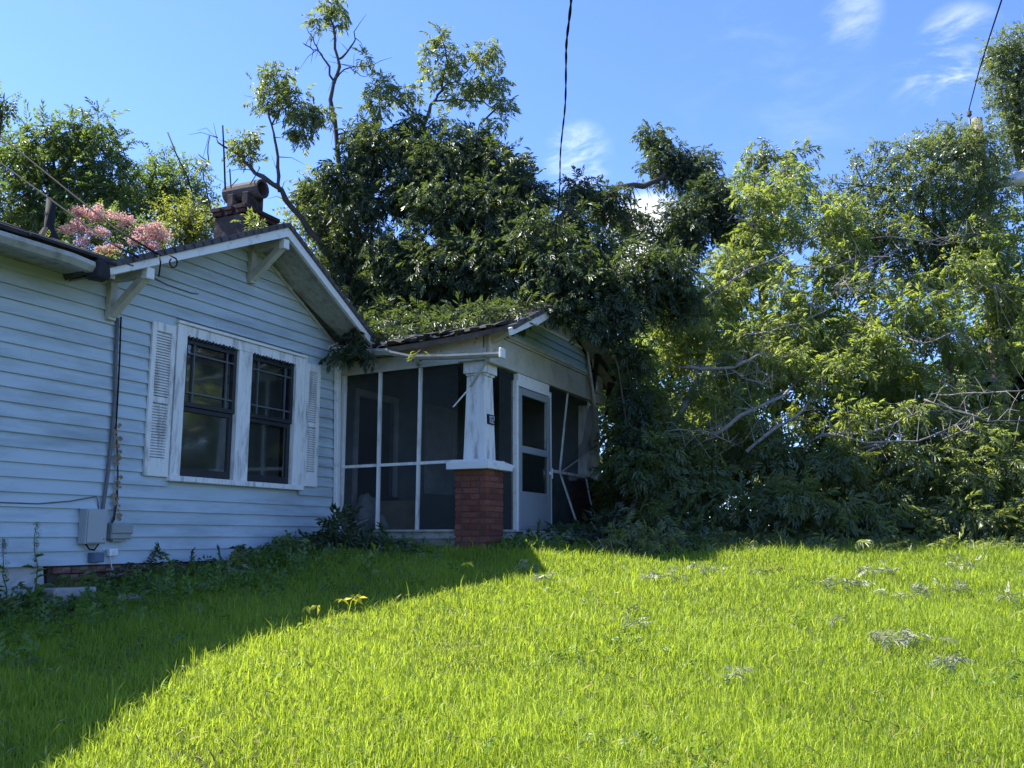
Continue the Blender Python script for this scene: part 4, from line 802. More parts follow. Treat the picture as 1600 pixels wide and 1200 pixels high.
# --- the big fallen tree on the right
poly = [(990, 560), (1020, 490), (1075, 440), (1115, 400), (1140, 330), (1150, 262), (1190, 225), (1250, 245), (1285, 310), (1335, 345), (1400, 350), (1480, 350), (1560, 395), (1660, 420), (1700, 600), (1690, 870), (985, 870), (975, 740), (985, 640)]
def inside(px, py):
    c = False; n = len(poly)
    for i in range(n):
        (x1, y1), (x2, y2) = poly[i], poly[(i + 1) % n]
        if (y1 > py) != (y2 > py) and px < (x2 - x1) * (py - y1) / (y2 - y1) + x1: c = not c
    return c
def rdepth(px, py): return 12.95 + max(0, 800 - py) / 560 * 4.0 + .25 * math.sin(px * .013) + (.5 if px < 1000 else 0)
rc, rlow = [], []
for layer, (sp_, off) in enumerate(((50, 0), (72, 1.3), (105, 2.8))):
    for gy in range(215, 880, sp_):
        for gx in range(930, 1700, sp_):
            px, py = gx + random.uniform(-.5, .5) * sp_ + (sp_ / 2 if (gy // sp_) % 2 else 0), gy + random.uniform(-.45, .45) * sp_
            if not inside(px, py): continue
            top = py < 330
            if layer == 0 and random.random() < (.22 if py < 640 else .08): continue
            if layer == 2 and py < 560: continue
            if layer == 1 and random.random() < .3: continue
            r = random.uniform(24, 46) * (.8 if top else 1); d = rdepth(px, py) + off + random.uniform(-.35, .35)
            q = pxclump(px, py, d, r * random.uniform(.9, 1.4), r * random.uniform(.6, .95))
            c = q[0]; g = gz(c[0], c[1])
            if c[2] < g + .12: q = ((c[0], c[1], g + .15), q[1])
            (rlow if py > 690 else rc).append(q)
for q in ((968, 735, 14.6, 24, 36), (972, 790, 14.5, 26, 34), (965, 825, 14.2, 28, 22), (960, 770, 15.6, 30, 44), (990, 680, 15.0, 26, 40), (955, 840, 13.6, 26, 18)): rlow.append(pxclump(*q))
rb = Vector((3.0, 15.2, gz(3.0, 15.2)))
RP = lambda l: [at(*p) for p in l]
right_paths = [
    (RP([(985, 810, 14.2), (1020, 730, 14.1), (1060, 660, 14.2), (1090, 580, 15.2), (1130, 470, 16.6)]), .085, .03),
    (RP([(1010, 770, 14.3), (1100, 700, 13.9), (1122, 675, 13.35), (1160, 650, 13.35), (1228, 616, 13.45), (1250, 590, 14.5), (1400, 470, 16.4), (1480, 400, 17.0)]), .058, .018),
    (RP([(1070, 572, 13.8), (1110, 573, 13.75), (1150, 572, 13.8), (1185, 553, 13.9), (1205, 548, 14.0)]), .045, .02), (RP([(1145, 575, 13.8), (1170, 590, 13.7), (1210, 605, 13.7)]), .022, .008),
    (RP([(1170, 705, 13.5), (1215, 670, 13.5), (1262, 640, 13.7), (1290, 600, 14.9)]), .05, .02), (RP([(1045, 672, 13.5), (1100, 670, 13.3), (1135, 684, 13.25), (1160, 696, 13.5)]), .018, .008),
    (RP([(1240, 720, 14.2), (1290, 676, 13.2), (1340, 676, 13.15), (1375, 672, 13.15), (1430, 648, 13.4), (1455, 630, 14.1)]), .038, .012), (RP([(1300, 676, 13.2), (1360, 690, 13.0), (1440, 688, 13.0), (1500, 665, 13.3), (1545, 645, 14.0)]), .028, .008), (RP([(1340, 700, 13.3), (1390, 690, 13.1), (1300, 730, 13.2)]), .03, .02),
    (RP([(1450, 622, 13.5), (1500, 640, 13.3), (1550, 655, 13.3), (1600, 655, 13.5)]), .024, .008), (RP([(1470, 615, 13.8), (1530, 612, 13.6), (1580, 608, 13.6), (1640, 604, 13.8)]), .022, .010), (RP([(1480, 685, 13.1), (1510, 672, 13.0), (1530, 660, 13.1)]), .02, .008),
    (RP([(1080, 480, 15.0), (1115, 455, 15.0), (1165, 420, 15.1), (1225, 395, 15.4), (1290, 360, 15.8), (1380, 330, 17.2)]), .03, .010), (RP([(1310, 450, 15.0), (1340, 425, 15.1), (1375, 405, 15.3), (1410, 385, 15.6)]), .05, .016), (RP([(1305, 448, 15.0), (1330, 425, 15.0)]), .03, .014), (RP([(1330, 460, 14.8), (1360, 440, 14.8), (1400, 432, 15.0)]), .02, .006),
    (RP([(1355, 500, 14.6), (1370, 475, 14.7), (1385, 460, 14.8), (1420, 470, 14.9)]), .022, .008), (RP([(1180, 520, 14.6), (1260, 500, 14.6), (1300, 480, 14.8)]), .03, .012), (RP([(1165, 430, 15.4), (1195, 350, 16.2), (1215, 290, 16.8), (1235, 250, 17.0)]), .03, .010), (RP([(1150, 335, 16.0), (1175, 345, 16.0), (1205, 355, 16.0)]), .016, .008),
    (RP([(1400, 520, 14.6), (1450, 535, 14.2), (1500, 515, 14.2), (1530, 530, 14.3)]), .022, .008), (RP([(1330, 375, 15.8), (1390, 365, 15.6), (1470, 380, 15.6), (1510, 372, 15.7)]), .020, .006), (RP([(1450, 375, 15.8), (1490, 365, 15.7), (1530, 360, 15.8)]), .014, .005), (RP([(1420, 440, 15.0), (1500, 455, 15.0), (1560, 440, 15.2)]), .016, .006), (RP([(1240, 410, 15.2), (1300, 415, 15.0), (1350, 395, 15.2)]), .014, .005)]
WIG[0] = .02
right_paths = [right_paths[0]] + [([p + Vector((0, .14, 0)) for p in a], r0 * .72, r1 * .6) for a, r0, r1 in right_paths[1:]]
e_r = tree('fallen_tree', 'huge fallen pecan tree sprawling over the lawn beside the porch', 'tree', rb, right_paths, rc, T_PECAN, 'pecan_fallen', 56, 'bark', 10, .0065, .58, shell=.6, link=True, down=.3, tint0=.62)
V, T, A = crown_from(rlow, T_PECAN, 76, .68, shell=.55, down=.5, tint0=.45); fast_mesh('crown', V, T, A, 'pecan', e_r, e_r.location); WIG[0] = .04  # lower crown: darker leaf copy and tint put its shade into the colour

# --- background trees
def bgtree(name, label, tx, ty, td, clumps, templates, m, dens, scale=1.0, extra=None, trunk_r=.12, top=None, cat='tree', **kw):
    cl_ = [pxclump(*q) for q in clumps]; b = at(tx, ty, td); b.z = gz(b.x, b.y); cen = Vector(np.mean([c for c, r in cl_], 0)); hi = Vector(max(cl_, key=lambda q: q[0][2])[0])
    paths = [([b, b.lerp(cen, .5) + Vector((.1, .1, .2)), cen, cen.lerp(hi, .8)], trunk_r, .03)]
    for c, r in random.sample(cl_, min(6, len(cl_))): paths.append(([b.lerp(cen, random.uniform(.5, 1)), cen.lerp(Vector(c), .5), Vector(c)], trunk_r * .35, .012))
    return tree(name, label, cat, b, paths, cl_, templates, m, dens, 'bark_dark', 3, .010, scale, extra=extra, link=True, group='dense shrubs behind the fallen tree' if name == 'dense_shrub' else None, **kw)
bgtree('sumac_tree', 'feathery tree with long compound leaves behind the left roof', 110, 420, 17.5, ((70, 215, 17.5, 40, 26), (40, 260, 17.2, 40, 34), (110, 205, 17.6, 34, 26), (150, 200, 17.6, 30, 24), (165, 235, 17.5, 26, 24), (110, 260, 17.4, 44, 30), (165, 275, 17.4, 30, 30), (60, 310, 17.0, 50, 30), (130, 310, 17.2, 46, 28), (15, 320, 16.8, 36, 34), (185, 310, 17.2, 28, 26), (20, 235, 17.4, 26, 20), (80, 340, 16.8, 40, 20), (10, 350, 16.6, 30, 16)), T_SUMAC, 'broad', 62, .70)
bgtree('bushy_tree', 'small leaved green tree behind the chimney and pink blossoms', 265, 400, 18.5, ((260, 255, 18.5, 24, 20), (250, 290, 18.3, 30, 24), (285, 285, 18.2, 30, 24), (230, 300, 18.3, 26, 20), (310, 300, 18.0, 26, 24), (270, 320, 18.0, 40, 20), (215, 320, 18.2, 30, 20), (320, 335, 17.8, 24, 26), (205, 290, 18.4, 30, 26), (225, 345, 18.0, 40, 22), (240, 270, 18.4, 20, 18), (290, 265, 18.3, 18, 16)), T_TWIG, 'broad', 80, .9)
bgtree('vine_bush', 'yellow green bush climbing against the left side of the chimney', 300, 400, 16.2, ((300, 325, 16.2, 26, 22), (275, 345, 16.0, 26, 20), (305, 355, 16.0, 22, 20), (255, 330, 16.2, 18, 16), (318, 360, 15.9, 12, 16), (285, 370, 15.9, 26, 14), (330, 345, 16.0, 10, 14)), T_TWIG, 'yellowleaf', 85, .8, cat='bush')
pk = ((130, 340, 15.6, 26, 14), (165, 338, 15.6, 30, 14), (195, 350, 15.5, 30, 16), (225, 362, 15.4, 24, 16), (110, 358, 15.4, 24, 14), (150, 365, 15.4, 34, 16), (200, 378, 15.3, 30, 14), (245, 372, 15.4, 20, 12), (120, 385, 15.3, 30, 14), (170, 392, 15.2, 36, 14), (230, 390, 15.3, 26, 10))
def blossoms(e, base):
    cs = [pxclump(q[0] + random.uniform(-18, 18), q[1] - random.uniform(-2, 12), q[2] - .3, 10, 6) for q in pk for _ in range(4) if random.random() < .85]
    V, T, A = crown_from(cs, T_PUFF, 170, .8, down=0); fast_mesh('blossoms', V, T, A, 'flower', e, base)
bgtree('crape_myrtle', 'pink flowering crape myrtle behind the roof valley', 170, 420, 15.6, pk, T_TWIG, 'broad', 95, .7, blossoms, .06)
bgtree('overhanging_tree', 'dark leafy branch tip at the far left above the roofs', -40, 300, 16, ((6, 158, 16, 16, 12), (18, 172, 16, 12, 8), (-20, 160, 16, 24, 24), (0, 185, 16, 12, 8), (-60, 190, 16, 40, 50)), T_TWIG, 'broad', 60, .9)
bgtree('backlit_tree', 'light green tree seen between the gable and the dark pecan', 520, 520, 19.5, ((480, 330, 19.5, 34, 34), (510, 380, 19.5, 44, 40), (560, 420, 19.4, 44, 40), (490, 290, 19.6, 24, 22), (540, 470, 19.2, 40, 30), (600, 480, 19.2, 44, 30), (760, 440, 19.5, 40, 40), (750, 480, 19.3, 50, 30), (690, 490, 19.3, 44, 24), (820, 480, 19.5, 50, 34), (640, 420, 19.6, 40, 40)), T_TWIG, 'yellowleaf', 46, 1.1)  # backlit look is put into the yellow-green leaf colour
bgtree('upright_tree', 'tall light pecan sapling standing beyond the fallen tree', 1215, 480, 19, ((1190, 235, 19, 24, 18), (1180, 250, 19, 20, 16), (1245, 245, 19, 26, 20), (1200, 290, 19, 36, 28), (1250, 300, 18.8, 34, 30), (1215, 345, 18.6, 44, 30), (1180, 370, 18.6, 36, 30), (1150, 400, 18.6, 30, 26), (1260, 360, 18.6, 34, 26), (1130, 440, 18.6, 40, 30), (1000, 500, 18.8, 50, 40), (1050, 540, 18.8, 50, 40)), T_PECAN, 'pecan', 40, .75)
vin = [(a, b, c, d * 1.12, e * 1.12) for a, b, c, d, e in ((1500, 205, 17.2, 20, 14), (1460, 215, 17.2, 26, 16), (1420, 235, 17, 32, 18), (1480, 245, 17, 42, 26), (1540, 225, 17, 22, 18), (1390, 265, 17, 32, 22), (1350, 290, 17, 28, 20), (1440, 285, 16.8, 44, 26), (1500, 290, 16.8, 40, 30), (1550, 260, 17, 20, 26), (1320, 320, 17, 24, 20), (1390, 320, 16.8, 38, 24), (1460, 330, 16.8, 40, 22), (1520, 340, 16.8, 34, 22), (1340, 245, 17, 9, 14), (1300, 285, 17, 8, 12), (1292, 310, 17, 12, 10), (1370, 225, 17, 8, 12), (1525, 262, 16.9, 20, 26), (1525, 310, 16.9, 20, 26), (1300, 350, 16.8, 34, 24), (1360, 355, 16.6, 40, 24), (1330, 385, 16.8, 40, 26), (1400, 370, 16.8, 44, 28), (1470, 375, 16.8, 44, 28), (1530, 385, 16.8, 36, 28), (1380, 415, 17.0, 44, 26), (1450, 420, 17.0, 44, 28), (1300, 420, 17.0, 40, 26), (1520, 430, 17.0, 36, 26), (1530, 205, 17.1, 22, 12), (1500, 225, 16.9, 30, 18), (1550, 300, 16.9, 24, 24))]
bgtree('vine_mass', 'broad leaved vine smothering the wooden utility pole', 1500, 480, 17.4, vin, T_VINE, 'vine', 120, .62, cat='vine')
bgtree('shade_tree', 'grey green tree towering at the far right edge behind the vines', 1640, 480, 18.5, ((1560, 75, 18.5, 28, 20), (1580, 105, 18.5, 34, 26), (1550, 115, 18.5, 18, 16), (1600, 60, 18.5, 34, 30), (1570, 150, 18.4, 30, 22), (1600, 170, 18.4, 34, 26), (1575, 195, 18.4, 26, 20), (1590, 225, 18.3, 28, 20), (1570, 250, 18.3, 16, 16), (1640, 120, 18.4, 50, 70), (1640, 230, 18.4, 40, 40), (1590, 130, 18.5, 30, 24), (1560, 90, 18.6, 24, 22), (1590, 275, 18.2, 30, 22), (1600, 200, 18.3, 30, 26)), T_VINE, 'vine', 125, .58)
bgtree('dark_thicket', 'deep green thicket under the street lamp behind the fallen tree', 1570, 520, 17.8, ((1560, 330, 17.8, 40, 24), (1590, 360, 17.8, 40, 30), (1540, 390, 17.6, 34, 30), (1580, 410, 17.6, 34, 26), (1510, 370, 17.7, 34, 26), (1560, 450, 17.6, 40, 36), (1620, 470, 17.6, 40, 50), (1590, 520, 17.6, 40, 40), (1530, 430, 17.6, 30, 30)), T_VINE, 'broad', 50, .85)
for k, (px, lab) in enumerate(((1010, 'dense shrub deep behind the corner of the porch'), (1180, 'dense shrub deep behind the fallen trunk'), (1340, 'dense shrub deep behind the fallen limbs in the middle'), (1500, 'dense shrub deep behind the pole and fallen limbs'), (1660, 'dense shrub deep behind the right end of the fallen tree'))):
    bgtree('dense_shrub', lab, px, 700, 18.2 + .3 * k, [(px + random.uniform(-80, 80), py + random.uniform(-20, 20), 18.2 + random.uniform(-.6, .6), 60, 45) for py in range(530, 830, 50) for _ in range(2)], T_TWIG, 'broad', 30, 1.5, cat='shrub', trunk_r=.07)

# ------------------------------------------------------------------ utility pole, street lamp, wire
pt = at(1525, 186, 17.6); pb_ = Vector((pt.x, pt.y, gz(pt.x, pt.y)))
up_ = empty('utility_pole', pb_, 0, label='weathered wooden utility pole wrapped in vines', cat='pole')
obj('pole', tube([(0, 0, -.2), (0, 0, (pt.z - pb_.z) * .5), (0, 0, pt.z - pb_.z)], [.15, .13, .115], 14), 'pole', up_, True)
hz_ = pt.z - pb_.z
obj('insulator_pin', tube([(-.13, 0, hz_ - .25), (-.13, 0, hz_ + .06)], .014, 6), 'grey_metal', up_)
obj('insulator', tube([(-.13, 0, hz_ + .05), (-.13, 0, hz_ + .09), (-.13, 0, hz_ + .10), (-.13, 0, hz_ + .15), (-.13, 0, hz_ + .16), (-.13, 0, hz_ + .21)], [.03, .055, .035, .055, .03, .02], 10), 'clay', up_, True)
lw = at(1515, 303, 17.45) - pb_
obj('lamp_dome', tube([lw + Vector((0, 0, .10)), lw + Vector((0, 0, .06)), lw, lw + Vector((0, 0, -.05))], [.03, .10, .16, .13], 14), 'lampwhite', up_, True)
obj('dome_bracket', tube([lw + Vector((0, 0, .09)), lw + Vector((.06, .05, .14)), (0, 0, lw.z + .1)], .016, 6), 'grey_metal', up_)
lb = at(1740, 480, 17.2); lb.z = gz(lb.x, lb.y)
sl_ = empty('street_lamp', lb, 0, label='pale cobra head street lamp reaching in from the right', cat='street lamp')
arm0 = at(1740, 215, 17.2) - lb
obj('post', tube([(0, 0, -.2), arm0], [.11, .07], 12), 'lampgrey', sl_, True)
h0, h1 = at(1625, 268, 17.2) - lb, at(1549, 291, 17.2) - lb
obj('arm', tube([arm0 + Vector((0, 0, -.2)), at(1690, 240, 17.2) - lb, h0], [.045, .04, .035], 8), 'lampgrey', sl_, True)
hd = []
for t, r in ((0, .05), (.12, .10), (.4, .135), (.7, .11), (.92, .06), (1, .02)): hd.append((h0.lerp(h1, t), r))
hv, hf = tube([p for p, r in hd], [r for p, r in hd], 12); hv = [Vector((v.x, v.y, v.z)) for v in hv]
obj('lamp_head', (hv, hf), 'lampgrey', sl_, True)
obj('lamp_lens', tube([h0.lerp(h1, .35) + Vector((0, 0, -.10)), h0.lerp(h1, .35) + Vector((0, 0, -.16))], [.11, .06], 12), 'lampwhite', sl_, True)
wt = pb_ + Vector((-.13, 0, hz_ + .19))
cable('overhead_wire', [wt, at(1530, 110, 14.5), at(1548, 52, 12.2), at(1565, 0, 10.4), at(1600, -120, 7.8), at(1700, -420, 5.0), Vector((3.5, -6, 7.5))], .010, 'cable', 'single thin wire rising from the insulator on the wooden pole', 'wire')

# ------------------------------------------------------------------ lawn grass, ground cover, weeds
def vnoise(x, y): return (np.sin(x * 1.7 + .6 * np.sin(y * 1.3)) + np.sin(y * 2.1 + 1.3 * np.sin(x * .9)) + .6 * np.sin(x * 4.3 + y * 3.1) + .5 * np.sin(x * 7.7 - y * 6.3 + 2)) / 3.1
def grass(n):
    d = 3.6 + (14.2 - 3.6) * rng.random(n * 2) ** 1.10; x = (rng.random(n * 2) * 2 - 1) * (.60 * d + .5)
    keep = rng.random(n * 2) < (3.6 / d) ** .35; d, x = d[keep][:n], x[keep][:n]
    dx, dy = x - OX, d - OY; w = dx * WX + dy * WY; v = dx * VX + dy * VY
    out = (v > -.12) | ((w > 5.05) & (v > -2.45)); far = d > 13.3 + .2 * np.sin(x * 2)
    cov = np.clip((v + 1.35 + .35 * vnoise(x * 1.5, d * 1.5)) / .6, 0, 1) * (w < 5.2)          # leafy cover by the wall takes over
    ok = ~out & ~far & (rng.random(len(d)) > cov * .8); d, x = d[ok], x[ok]; N = len(d); print('grass blades', N)
    pat = vnoise(x * 1.3, d * 1.3); pat2 = vnoise(x * 3.3 + 4, d * 3.3)
    h = (.058 + .016 * pat + .017 * pat2) * rng.lognormal(0, .36, N); h = np.where(d > 11.2, h * 1.35, h)
    wd = .0025 * (d / 4.5) ** .6 * rng.uniform(.7, 1.35, N); z = ground_z(x, d) - .006
    a = rng.random(N) * 6.283; lean = np.abs(rng.normal(.42, .28, N)); la = rng.random(N) * 6.283
    base = np.stack([x, d, z], 1); s = np.stack([np.cos(a), np.sin(a), 0 * a], 1) * wd[:, None]; ld = np.stack([np.cos(la), np.sin(la), 0 * la], 1)
    m1 = base + np.array([0, 0, .55]) * h[:, None] + ld * (lean * h * .28)[:, None]; tip = base + np.array([0, 0, 1.0]) * (h * (1 - .28 * lean))[:, None] + ld * (lean * h)[:, None]
    V = np.stack([base - s, base + s, m1 + s * .8, m1 - s * .8, tip], 1).reshape(-1, 3); o = (np.arange(N) * 5)[:, None, None]
    T = (np.array([[0, 1, 2], [0, 2, 3], [3, 2, 4]])[None] + o).reshape(-1, 3)
    tint = np.clip(.5 + .16 * pat + .14 * pat2 + rng.normal(0, .28, N), 0, 1); A = np.repeat(tint, 5)
    fast_mesh('lawn_grass', V, T, A, 'grass', None, None, label='bright uncut lawn grass sloping up to the house', cat='grass', kind='stuff')
grass(470000)
def cover():
    Ps, Ds, Ss, As = [], [], [], []; N = 4200
    w = rng.uniform(-4.2, 5.3, N); v = -np.abs(rng.normal(0, .75, N)) - np.where(w < 3.2, .48, .05); far = rng.random(N) < .35
    w2 = rng.uniform(5.0, 10.5, N); v2 = -2.5 - np.abs(rng.normal(0, .45, N)); w = np.where(far, w2, w); v = np.where(far, v2, v)
    x = OX + w * WX + v * VX; y = OY + w * WY + v * VY; pat = vnoise(x * 2, y * 2); keep = (rng.random(N) < .62 + .5 * pat) & (y > 3); x, y, pat = x[keep], y[keep], pat[keep]; n = len(x)
    P = np.stack([x, y, ground_z(x, y) + rng.uniform(.005, .05, n) * (1 + pat)], 1); D = rng.normal(0, .6, (n, 3)) + np.array([0, 0, .5])
    V, T, A = instance(T_WEED, P, D, rng.uniform(.45, .95, n), np.clip(.45 + .25 * pat + rng.normal(0, .2, n), 0, 1))
    fast_mesh('ground_cover', V, T, A, 'weed', None, None, label='low leafy weeds growing along the foot of the house', cat='weeds', kind='stuff')
cover()
def thatch():
    N = 4500; d = 3.6 + 9.5 * rng.random(N) ** 1.1; x = (rng.random(N) * 2 - 1) * (.6 * d + .5); pat = vnoise(x * 2.1 + 7, d * 2.1); dx, dy = x - OX, d - OY; v = dx * VX + dy * VY; w = dx * WX + dy * WY
    ok = (pat > -.05) & (v < -.8) & ((w < 5) | (v < -2.8)); x, d = x[ok], d[ok]; n = len(x); P = np.stack([x, d, ground_z(x, d) + rng.uniform(.02, .06, n)], 1); D = rng.normal(0, 1, (n, 3)) * np.array([1, 1, .55]) + np.array([0, 0, .3]); lt = [tmpl([((0, 0, 0), (1, 0, .1), (0, 0, 1), .075, .0045)])]
    V, T, A = instance(lt, P, D, rng.uniform(.6, 1.3, n), rng.random(n)); fast_mesh('dry_grass', V, T, A, 'straw', None, None, label='dry straw coloured blades mixed into the lawn', cat='grass', kind='stuff')
thatch()
def clover():
    N = 5200; d = 3.7 + 8.6 * rng.random(N); x = (rng.random(N) * 2 - 1) * (.6 * d + .4); pat = vnoise(x * 1.6 + 11, d * 1.6 + 3); dx, dy = x - OX, d - OY; v = dx * VX + dy * VY
    ok = (pat > .38) & (v < -1); x, d = x[ok], d[ok]; n = len(x); P = np.stack([x, d, ground_z(x, d) + rng.uniform(.03, .075, n)], 1); D = rng.normal(0, 1, (n, 3)) * np.array([1, 1, .35])
    V, T, A = instance(T_WEED, P, D, rng.uniform(.22, .42, n), rng.random(n)); fast_mesh('lawn_weeds', V, T, A, 'weed', None, None, label='small round leaved weeds in patches among the lawn grass', cat='weeds', kind='stuff')
clover()
def litter():
    N = 420; w = rng.uniform(-3, 10, N); v = np.where(w < 5.1, -.15 - np.abs(rng.normal(0, .5, N)), -2.55 - np.abs(rng.normal(0, .35, N))); x = OX + w * WX + v * VX; y = OY + w * WY + v * VY
    P = np.stack([x, y, ground_z(x, y) + rng.uniform(.04, .16, N)], 1); D = rng.normal(0, 1, (N, 3)) * np.array([1, 1, .3])
    V, T, A = instance(T_PECAN, P, D, rng.uniform(.5, .9, N), rng.uniform(.1, .9, N)); fast_mesh('leaf_litter', V, T, A, 'pecan', None, None, label='scattered pecan leaves lying on the weeds below the wall', cat='leaf litter', kind='stuff')
litter()
def tree_litter():
    N = 900; x = rng.uniform(1.2, 10.5, N); y = 12.75 - np.abs(rng.normal(0, .45, N)); P = np.stack([x, y, ground_z(x, y) + rng.uniform(.05, .16, N)], 1); D = rng.normal(0, 1, (N, 3)) * np.array([1, 1, .4])
    V, T, A = instance(T_PECAN, P, D, rng.uniform(.4, .8, N), rng.uniform(.1, 1, N)); fast_mesh('fallen_leaves', V, T, A, 'pecan', None, None, label='loose pecan leaves strewn in the grass along the fallen tree', cat='leaf litter', kind='stuff')
tree_litter()
# branch heaps on the ground
def gheap(name, label, items, m, dens=70, scale=.7, templates=T_PECAN, cat='branch', stems=4, **kw):
    pts = []
    for px, py, up, rx, ry in items:
        p = ongr(px, py); k = p.y / F_PX; pts.append(((p.x, p.y, p.z + up), (rx * k, rx * k * .8, ry * k)))
    return heap(name, label, cat, pts, templates, m, dens, scale, stems, **kw)
def vheap(name, label, items, m, dens=70, scale=.7, templates=T_PECAN, cat='branch', stems=4, **kw):
    return heap(name, label, cat, [pxclump(q[0], q[1] - 8, *q[2:]) for q in items], templates, m, dens, scale, stems, **kw)
vheap('branch_heap', 'heaped leafy branch leaning on the corner below the downspout', ((525, 848, 12.0, 40, 34), (555, 858, 11.9, 36, 28), (500, 866, 11.8, 28, 20), (540, 828, 12.2, 26, 20), (580, 868, 11.7, 32, 16), (620, 872, 11.8, 30, 12)), 'pecan_dark', 80, .7, stems=8)
vheap('branch_heap', 'flattened leafy branch lying along the siding bottom near the window', ((420, 880, 11.3, 26, 10), (455, 878, 11.5, 24, 10), (385, 885, 11.0, 24, 9), (340, 890, 10.6, 26, 9)), 'pecan_dark', 80, .6)
vheap('branch_heap', 'dull green branch heap in front of the storm door', ((870, 850, 12.9, 30, 14), (905, 845, 13.2, 30, 18), (840, 862, 12.6, 26, 10), (930, 850, 13.0, 26, 18), (890, 872, 12.4, 34, 8), (955, 840, 13.2, 24, 24)), 'pecan_dark', 80, .75, stems=8)
vheap('sunlit_branch', 'sunlit yellow green leafy branch at the edge of the lawn', ((965, 856, 11.8, 26, 24), (1005, 850, 11.8, 30, 22), (985, 874, 11.6, 30, 13), (1040, 866, 11.7, 30, 18)), 'pecan', 95, .6, tint0=.85, stems=8)  # raised tint puts the sunlight into the leaf colour
vheap('branch_heap', 'leafy branch lying low beside the sunlit branch', ((1085, 862, 11.9, 34, 16), (1130, 866, 12.0, 34, 13), (1170, 860, 12.2, 38, 16)), 'pecan_dark', 80, .65)
vheap('branch_heap', 'leafy debris on the dark foundation beside the small utility boxes', ((205, 895, 9.5, 24, 8), (255, 890, 10.0, 24, 9), (290, 893, 10.3, 22, 8), (180, 905, 9.3, 18, 6)), 'pecan_dark', 70, .5)
vheap('broadleaf_weed', 'dark broad leaved weed clump in front of the pale parging', ((20, 972, 8.0, 26, 14), (50, 965, 8.1, 22, 12), (10, 990, 7.8, 24, 10)), 'pecan_dark', 90, .8, T_VINE, 'weed', 3)
# tall dock weeds
def tallweed(px0, py0, px1, py1, d, label):
    b, t = at(px0, py0, d), at(px1, py1, d); b.z = min(b.z, gz(b.x, b.y)); e = empty('seeding_weed', b, 0, label=label, cat='weed')
    obj('stem', rel(tube(wig([b, t], 6, .02), [.007 - .0008 * k for k in range(7)], 5), b), 'weed', e)
    n = 60; tt = rng.random(n) ** .7; P = np.array([list(b.lerp(t, float(.35 + .65 * k))) for k in tt]) + rng.normal(0, .012, (n, 3)); V, T, A = instance(T_PUFF, P, rng.normal(0, 1, (n, 3)), np.full(n, .22), rng.uniform(.3, 1, n)); fast_mesh('seed_heads', V, T, A, 'vine', e, b, kind='stuff')
    n = 9; P = np.array([list(b.lerp(t, float(k))) for k in np.linspace(.1, .6, n)]); D = rng.normal(0, 1, (n, 3)) * np.array([1, 1, .2]) + np.array([0, 0, .15]); lt = [tmpl([((0, 0, 0), (1, 0, .2), (0, 0, 1), .16, .035)])]; V, T, A = instance(lt, P, D, rng.uniform(.7, 1.2, n), rng.uniform(.2, .8, n)); fast_mesh('leaves', V, T, A, 'weed', e, b)
tallweed(52, 935, 58, 818, 8.2, 'tall seeding weed with side leaves in front of the pale foundation')
tallweed(14, 945, 5, 842, 8.0, 'shorter bushy seeding weed beside the pale foundation')
for px, py, ln, lab in ((300, 870, 60, 'thin yellow leaved weed below the left window'), (578, 905, 70, 'small weed with yellow heart leaves by the branch heap')):
    b = ongr(px, py + 15); e = empty('thin_weed', b, 0, label=lab, cat='weed'); h = ln * b.y / F_PX
    obj('stem', tube([(0, 0, 0), (.01, 0, h * .5), (.0, .01, h)], .004, 4), 'weed', e)
    lt = [tmpl([((0, 0, 0), (1, 0, -.3), (0, 0, 1), .11, .075)])]; P = np.array([[0, 0, h * k] for k in (.35, .6, .85, 1)]) + np.array(b); V, T, A = instance(lt, P, rng.normal(0, 1, (4, 3)), np.ones(4), np.ones(4) * .9); fast_mesh('leaves', V, T, A, 'yellowleaf', e, b)
# wilted twigs on the lawn, one by one
def wilted(px, py, wpx, n, label, m='wilt', scale=.5):
    n = int(n * 1.25); p = ongr(px, py); r = wpx * .5 * p.y / F_PX; e = empty('wilted_sprig', p, 0, label=label, cat='sprig', group='wilted sprigs scattered on the lawn'); st = [tube(wig([Vector((-r * .6, 0, .06)), Vector((r * .1, 0, .10)), Vector((r * .8, .02, .06))], 2, .06), [.006, .005, .004, .003, .002], 4)]
    obj('stem', st[0], 'bark', e)
    P = np.stack([rng.uniform(-r, r, n), rng.normal(0, r * .35, n), rng.uniform(.08, .14, n)], 1) + np.array(p); D = np.stack([rng.normal(0, 1, n), rng.normal(0, .6, n), rng.normal(.1, .25, n)], 1)
    V, T, A = instance(T_PECAN, P, D, np.full(n, scale * .72) * rng.uniform(.6, 1.2, n), rng.uniform(.3, 1, n)); fast_mesh('leaves', V, T, A, m, e, p)
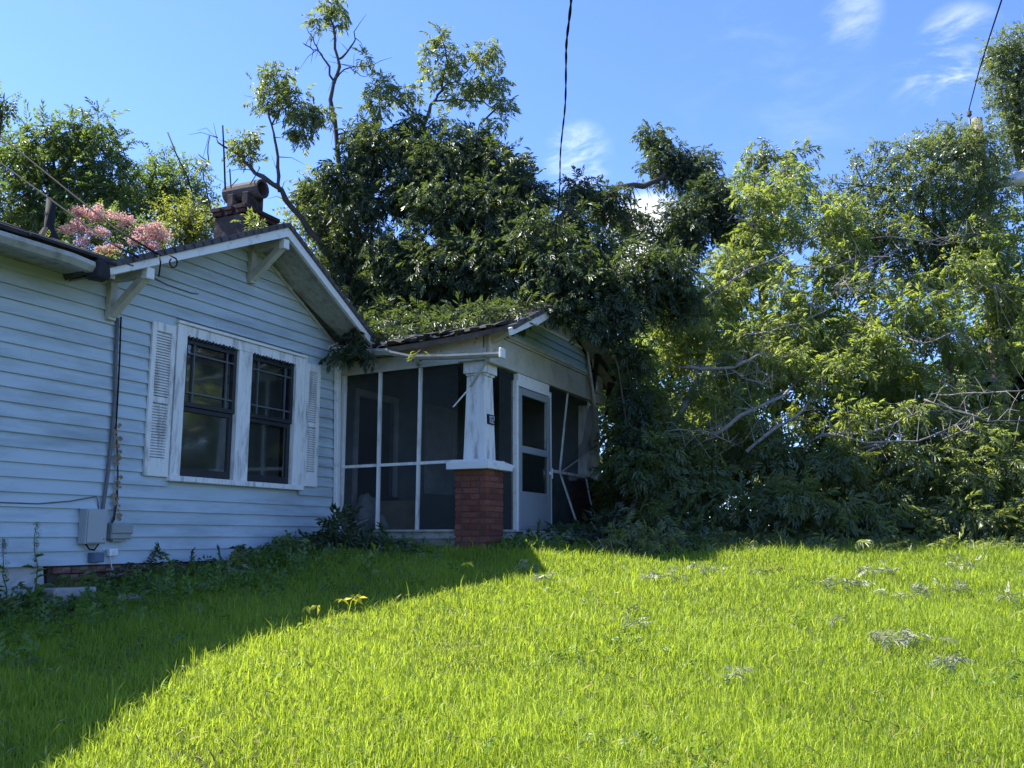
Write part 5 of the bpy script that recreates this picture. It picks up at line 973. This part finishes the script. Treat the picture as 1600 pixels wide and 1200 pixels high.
for a in ((1415, 1018, 105, 14, 'large pale wilted sprig with upturned twigs on open grass'), (1148, 1080, 46, 4, 'lone pair of wilted leaflets in the near open lawn', 'wilt', .4), (990, 995, 62, 7, 'thin wilted sprig with drooping ends in mid lawn', 'wilt', .42), (995, 970, 44, 6, 'small dull sprig just uphill of the thin wilted sprig', 'pecan', .4),
          (1315, 926, 66, 13, 'curled silver wilted bunch below the fallen tree', 'wilt', .45), (1365, 905, 90, 14, 'long scattered line of wilted leaves near the fallen tree'), (1430, 945, 60, 10, 'loose grey green sprig beside the silver bunch', 'wilt', .42), (1485, 935, 44, 7, 'upright wilted sprig in longer grass', 'wilt', .42), (1505, 895, 60, 9, 'pale sprig at the far lawn edge'),
          (1575, 950, 50, 7, 'dull wilted sprig near the right end of the lawn', 'wilt', .42), (1495, 1058, 50, 6, 'curled sprig downhill of the large pale sprig', 'wilt', .4), (1310, 985, 34, 4, 'single curled wilted leaf in mid lawn', 'wilt', .36), (1035, 915, 70, 11, 'bent wilted sprig in front of the sunlit branch', 'wilt', .45), (815, 900, 34, 5, 'upright pale curled sprig on the sunlit lawn crest', 'wilt', .4), (850, 918, 44, 8, 'flat wilted bunch near the sunlit lawn crest', 'wilt', .4),
          (1190, 905, 70, 10, 'grey green sprig sunk in grass below the branches', 'pecan', .45), (1110, 900, 60, 8, 'wilted sprig between the branches and open lawn', 'wilt', .42), (355, 905, 60, 9, 'silvery wilted sprig in the shaded weeds', 'wilt', .42), (200, 950, 50, 8, 'silver sprig on the shaded weeds below the boxes', 'wilt', .42)): wilted(*a)
def flower(px, py, n, label):
    p = ongr(px, py); e = empty('yellow_weed', p, 0, label=label, cat='weed'); obj('stem', tube([(0, 0, 0), (.0, .01, .14)], .004, 4), 'weed', e)
    lt = [tmpl([((0, 0, 0), (1, 0, -.5), (0, 0, 1), .09, .035), ((0, 0, 0), (-1, .3, -.4), (0, 0, 1), .09, .035), ((0, 0, 0), (.2, 1, -.4), (0, 0, 1), .08, .03)])]
    P = np.array([[random.gauss(0, .05), random.gauss(0, .05), .13] for _ in range(n)]) + np.array(p); V, T, A = instance(lt, P, rng.normal(0, 1, (n, 3)) * np.array([1, 1, .2]), np.ones(n), np.ones(n) * .8); fast_mesh('leaves', V, T, A, 'yellowflower', e, p)
flower(548, 960, 4, 'yellow leaved weed at the edge of the house shadow'); flower(492, 972, 2, 'small yellow weed just inside the shadow edge'); flower(722, 900, 3, 'bright lit weed tip on the shaded lawn before the pier')
print('tris', sum(len(o.data.polygons) for o in bpy.data.objects if o.type == 'MESH'))
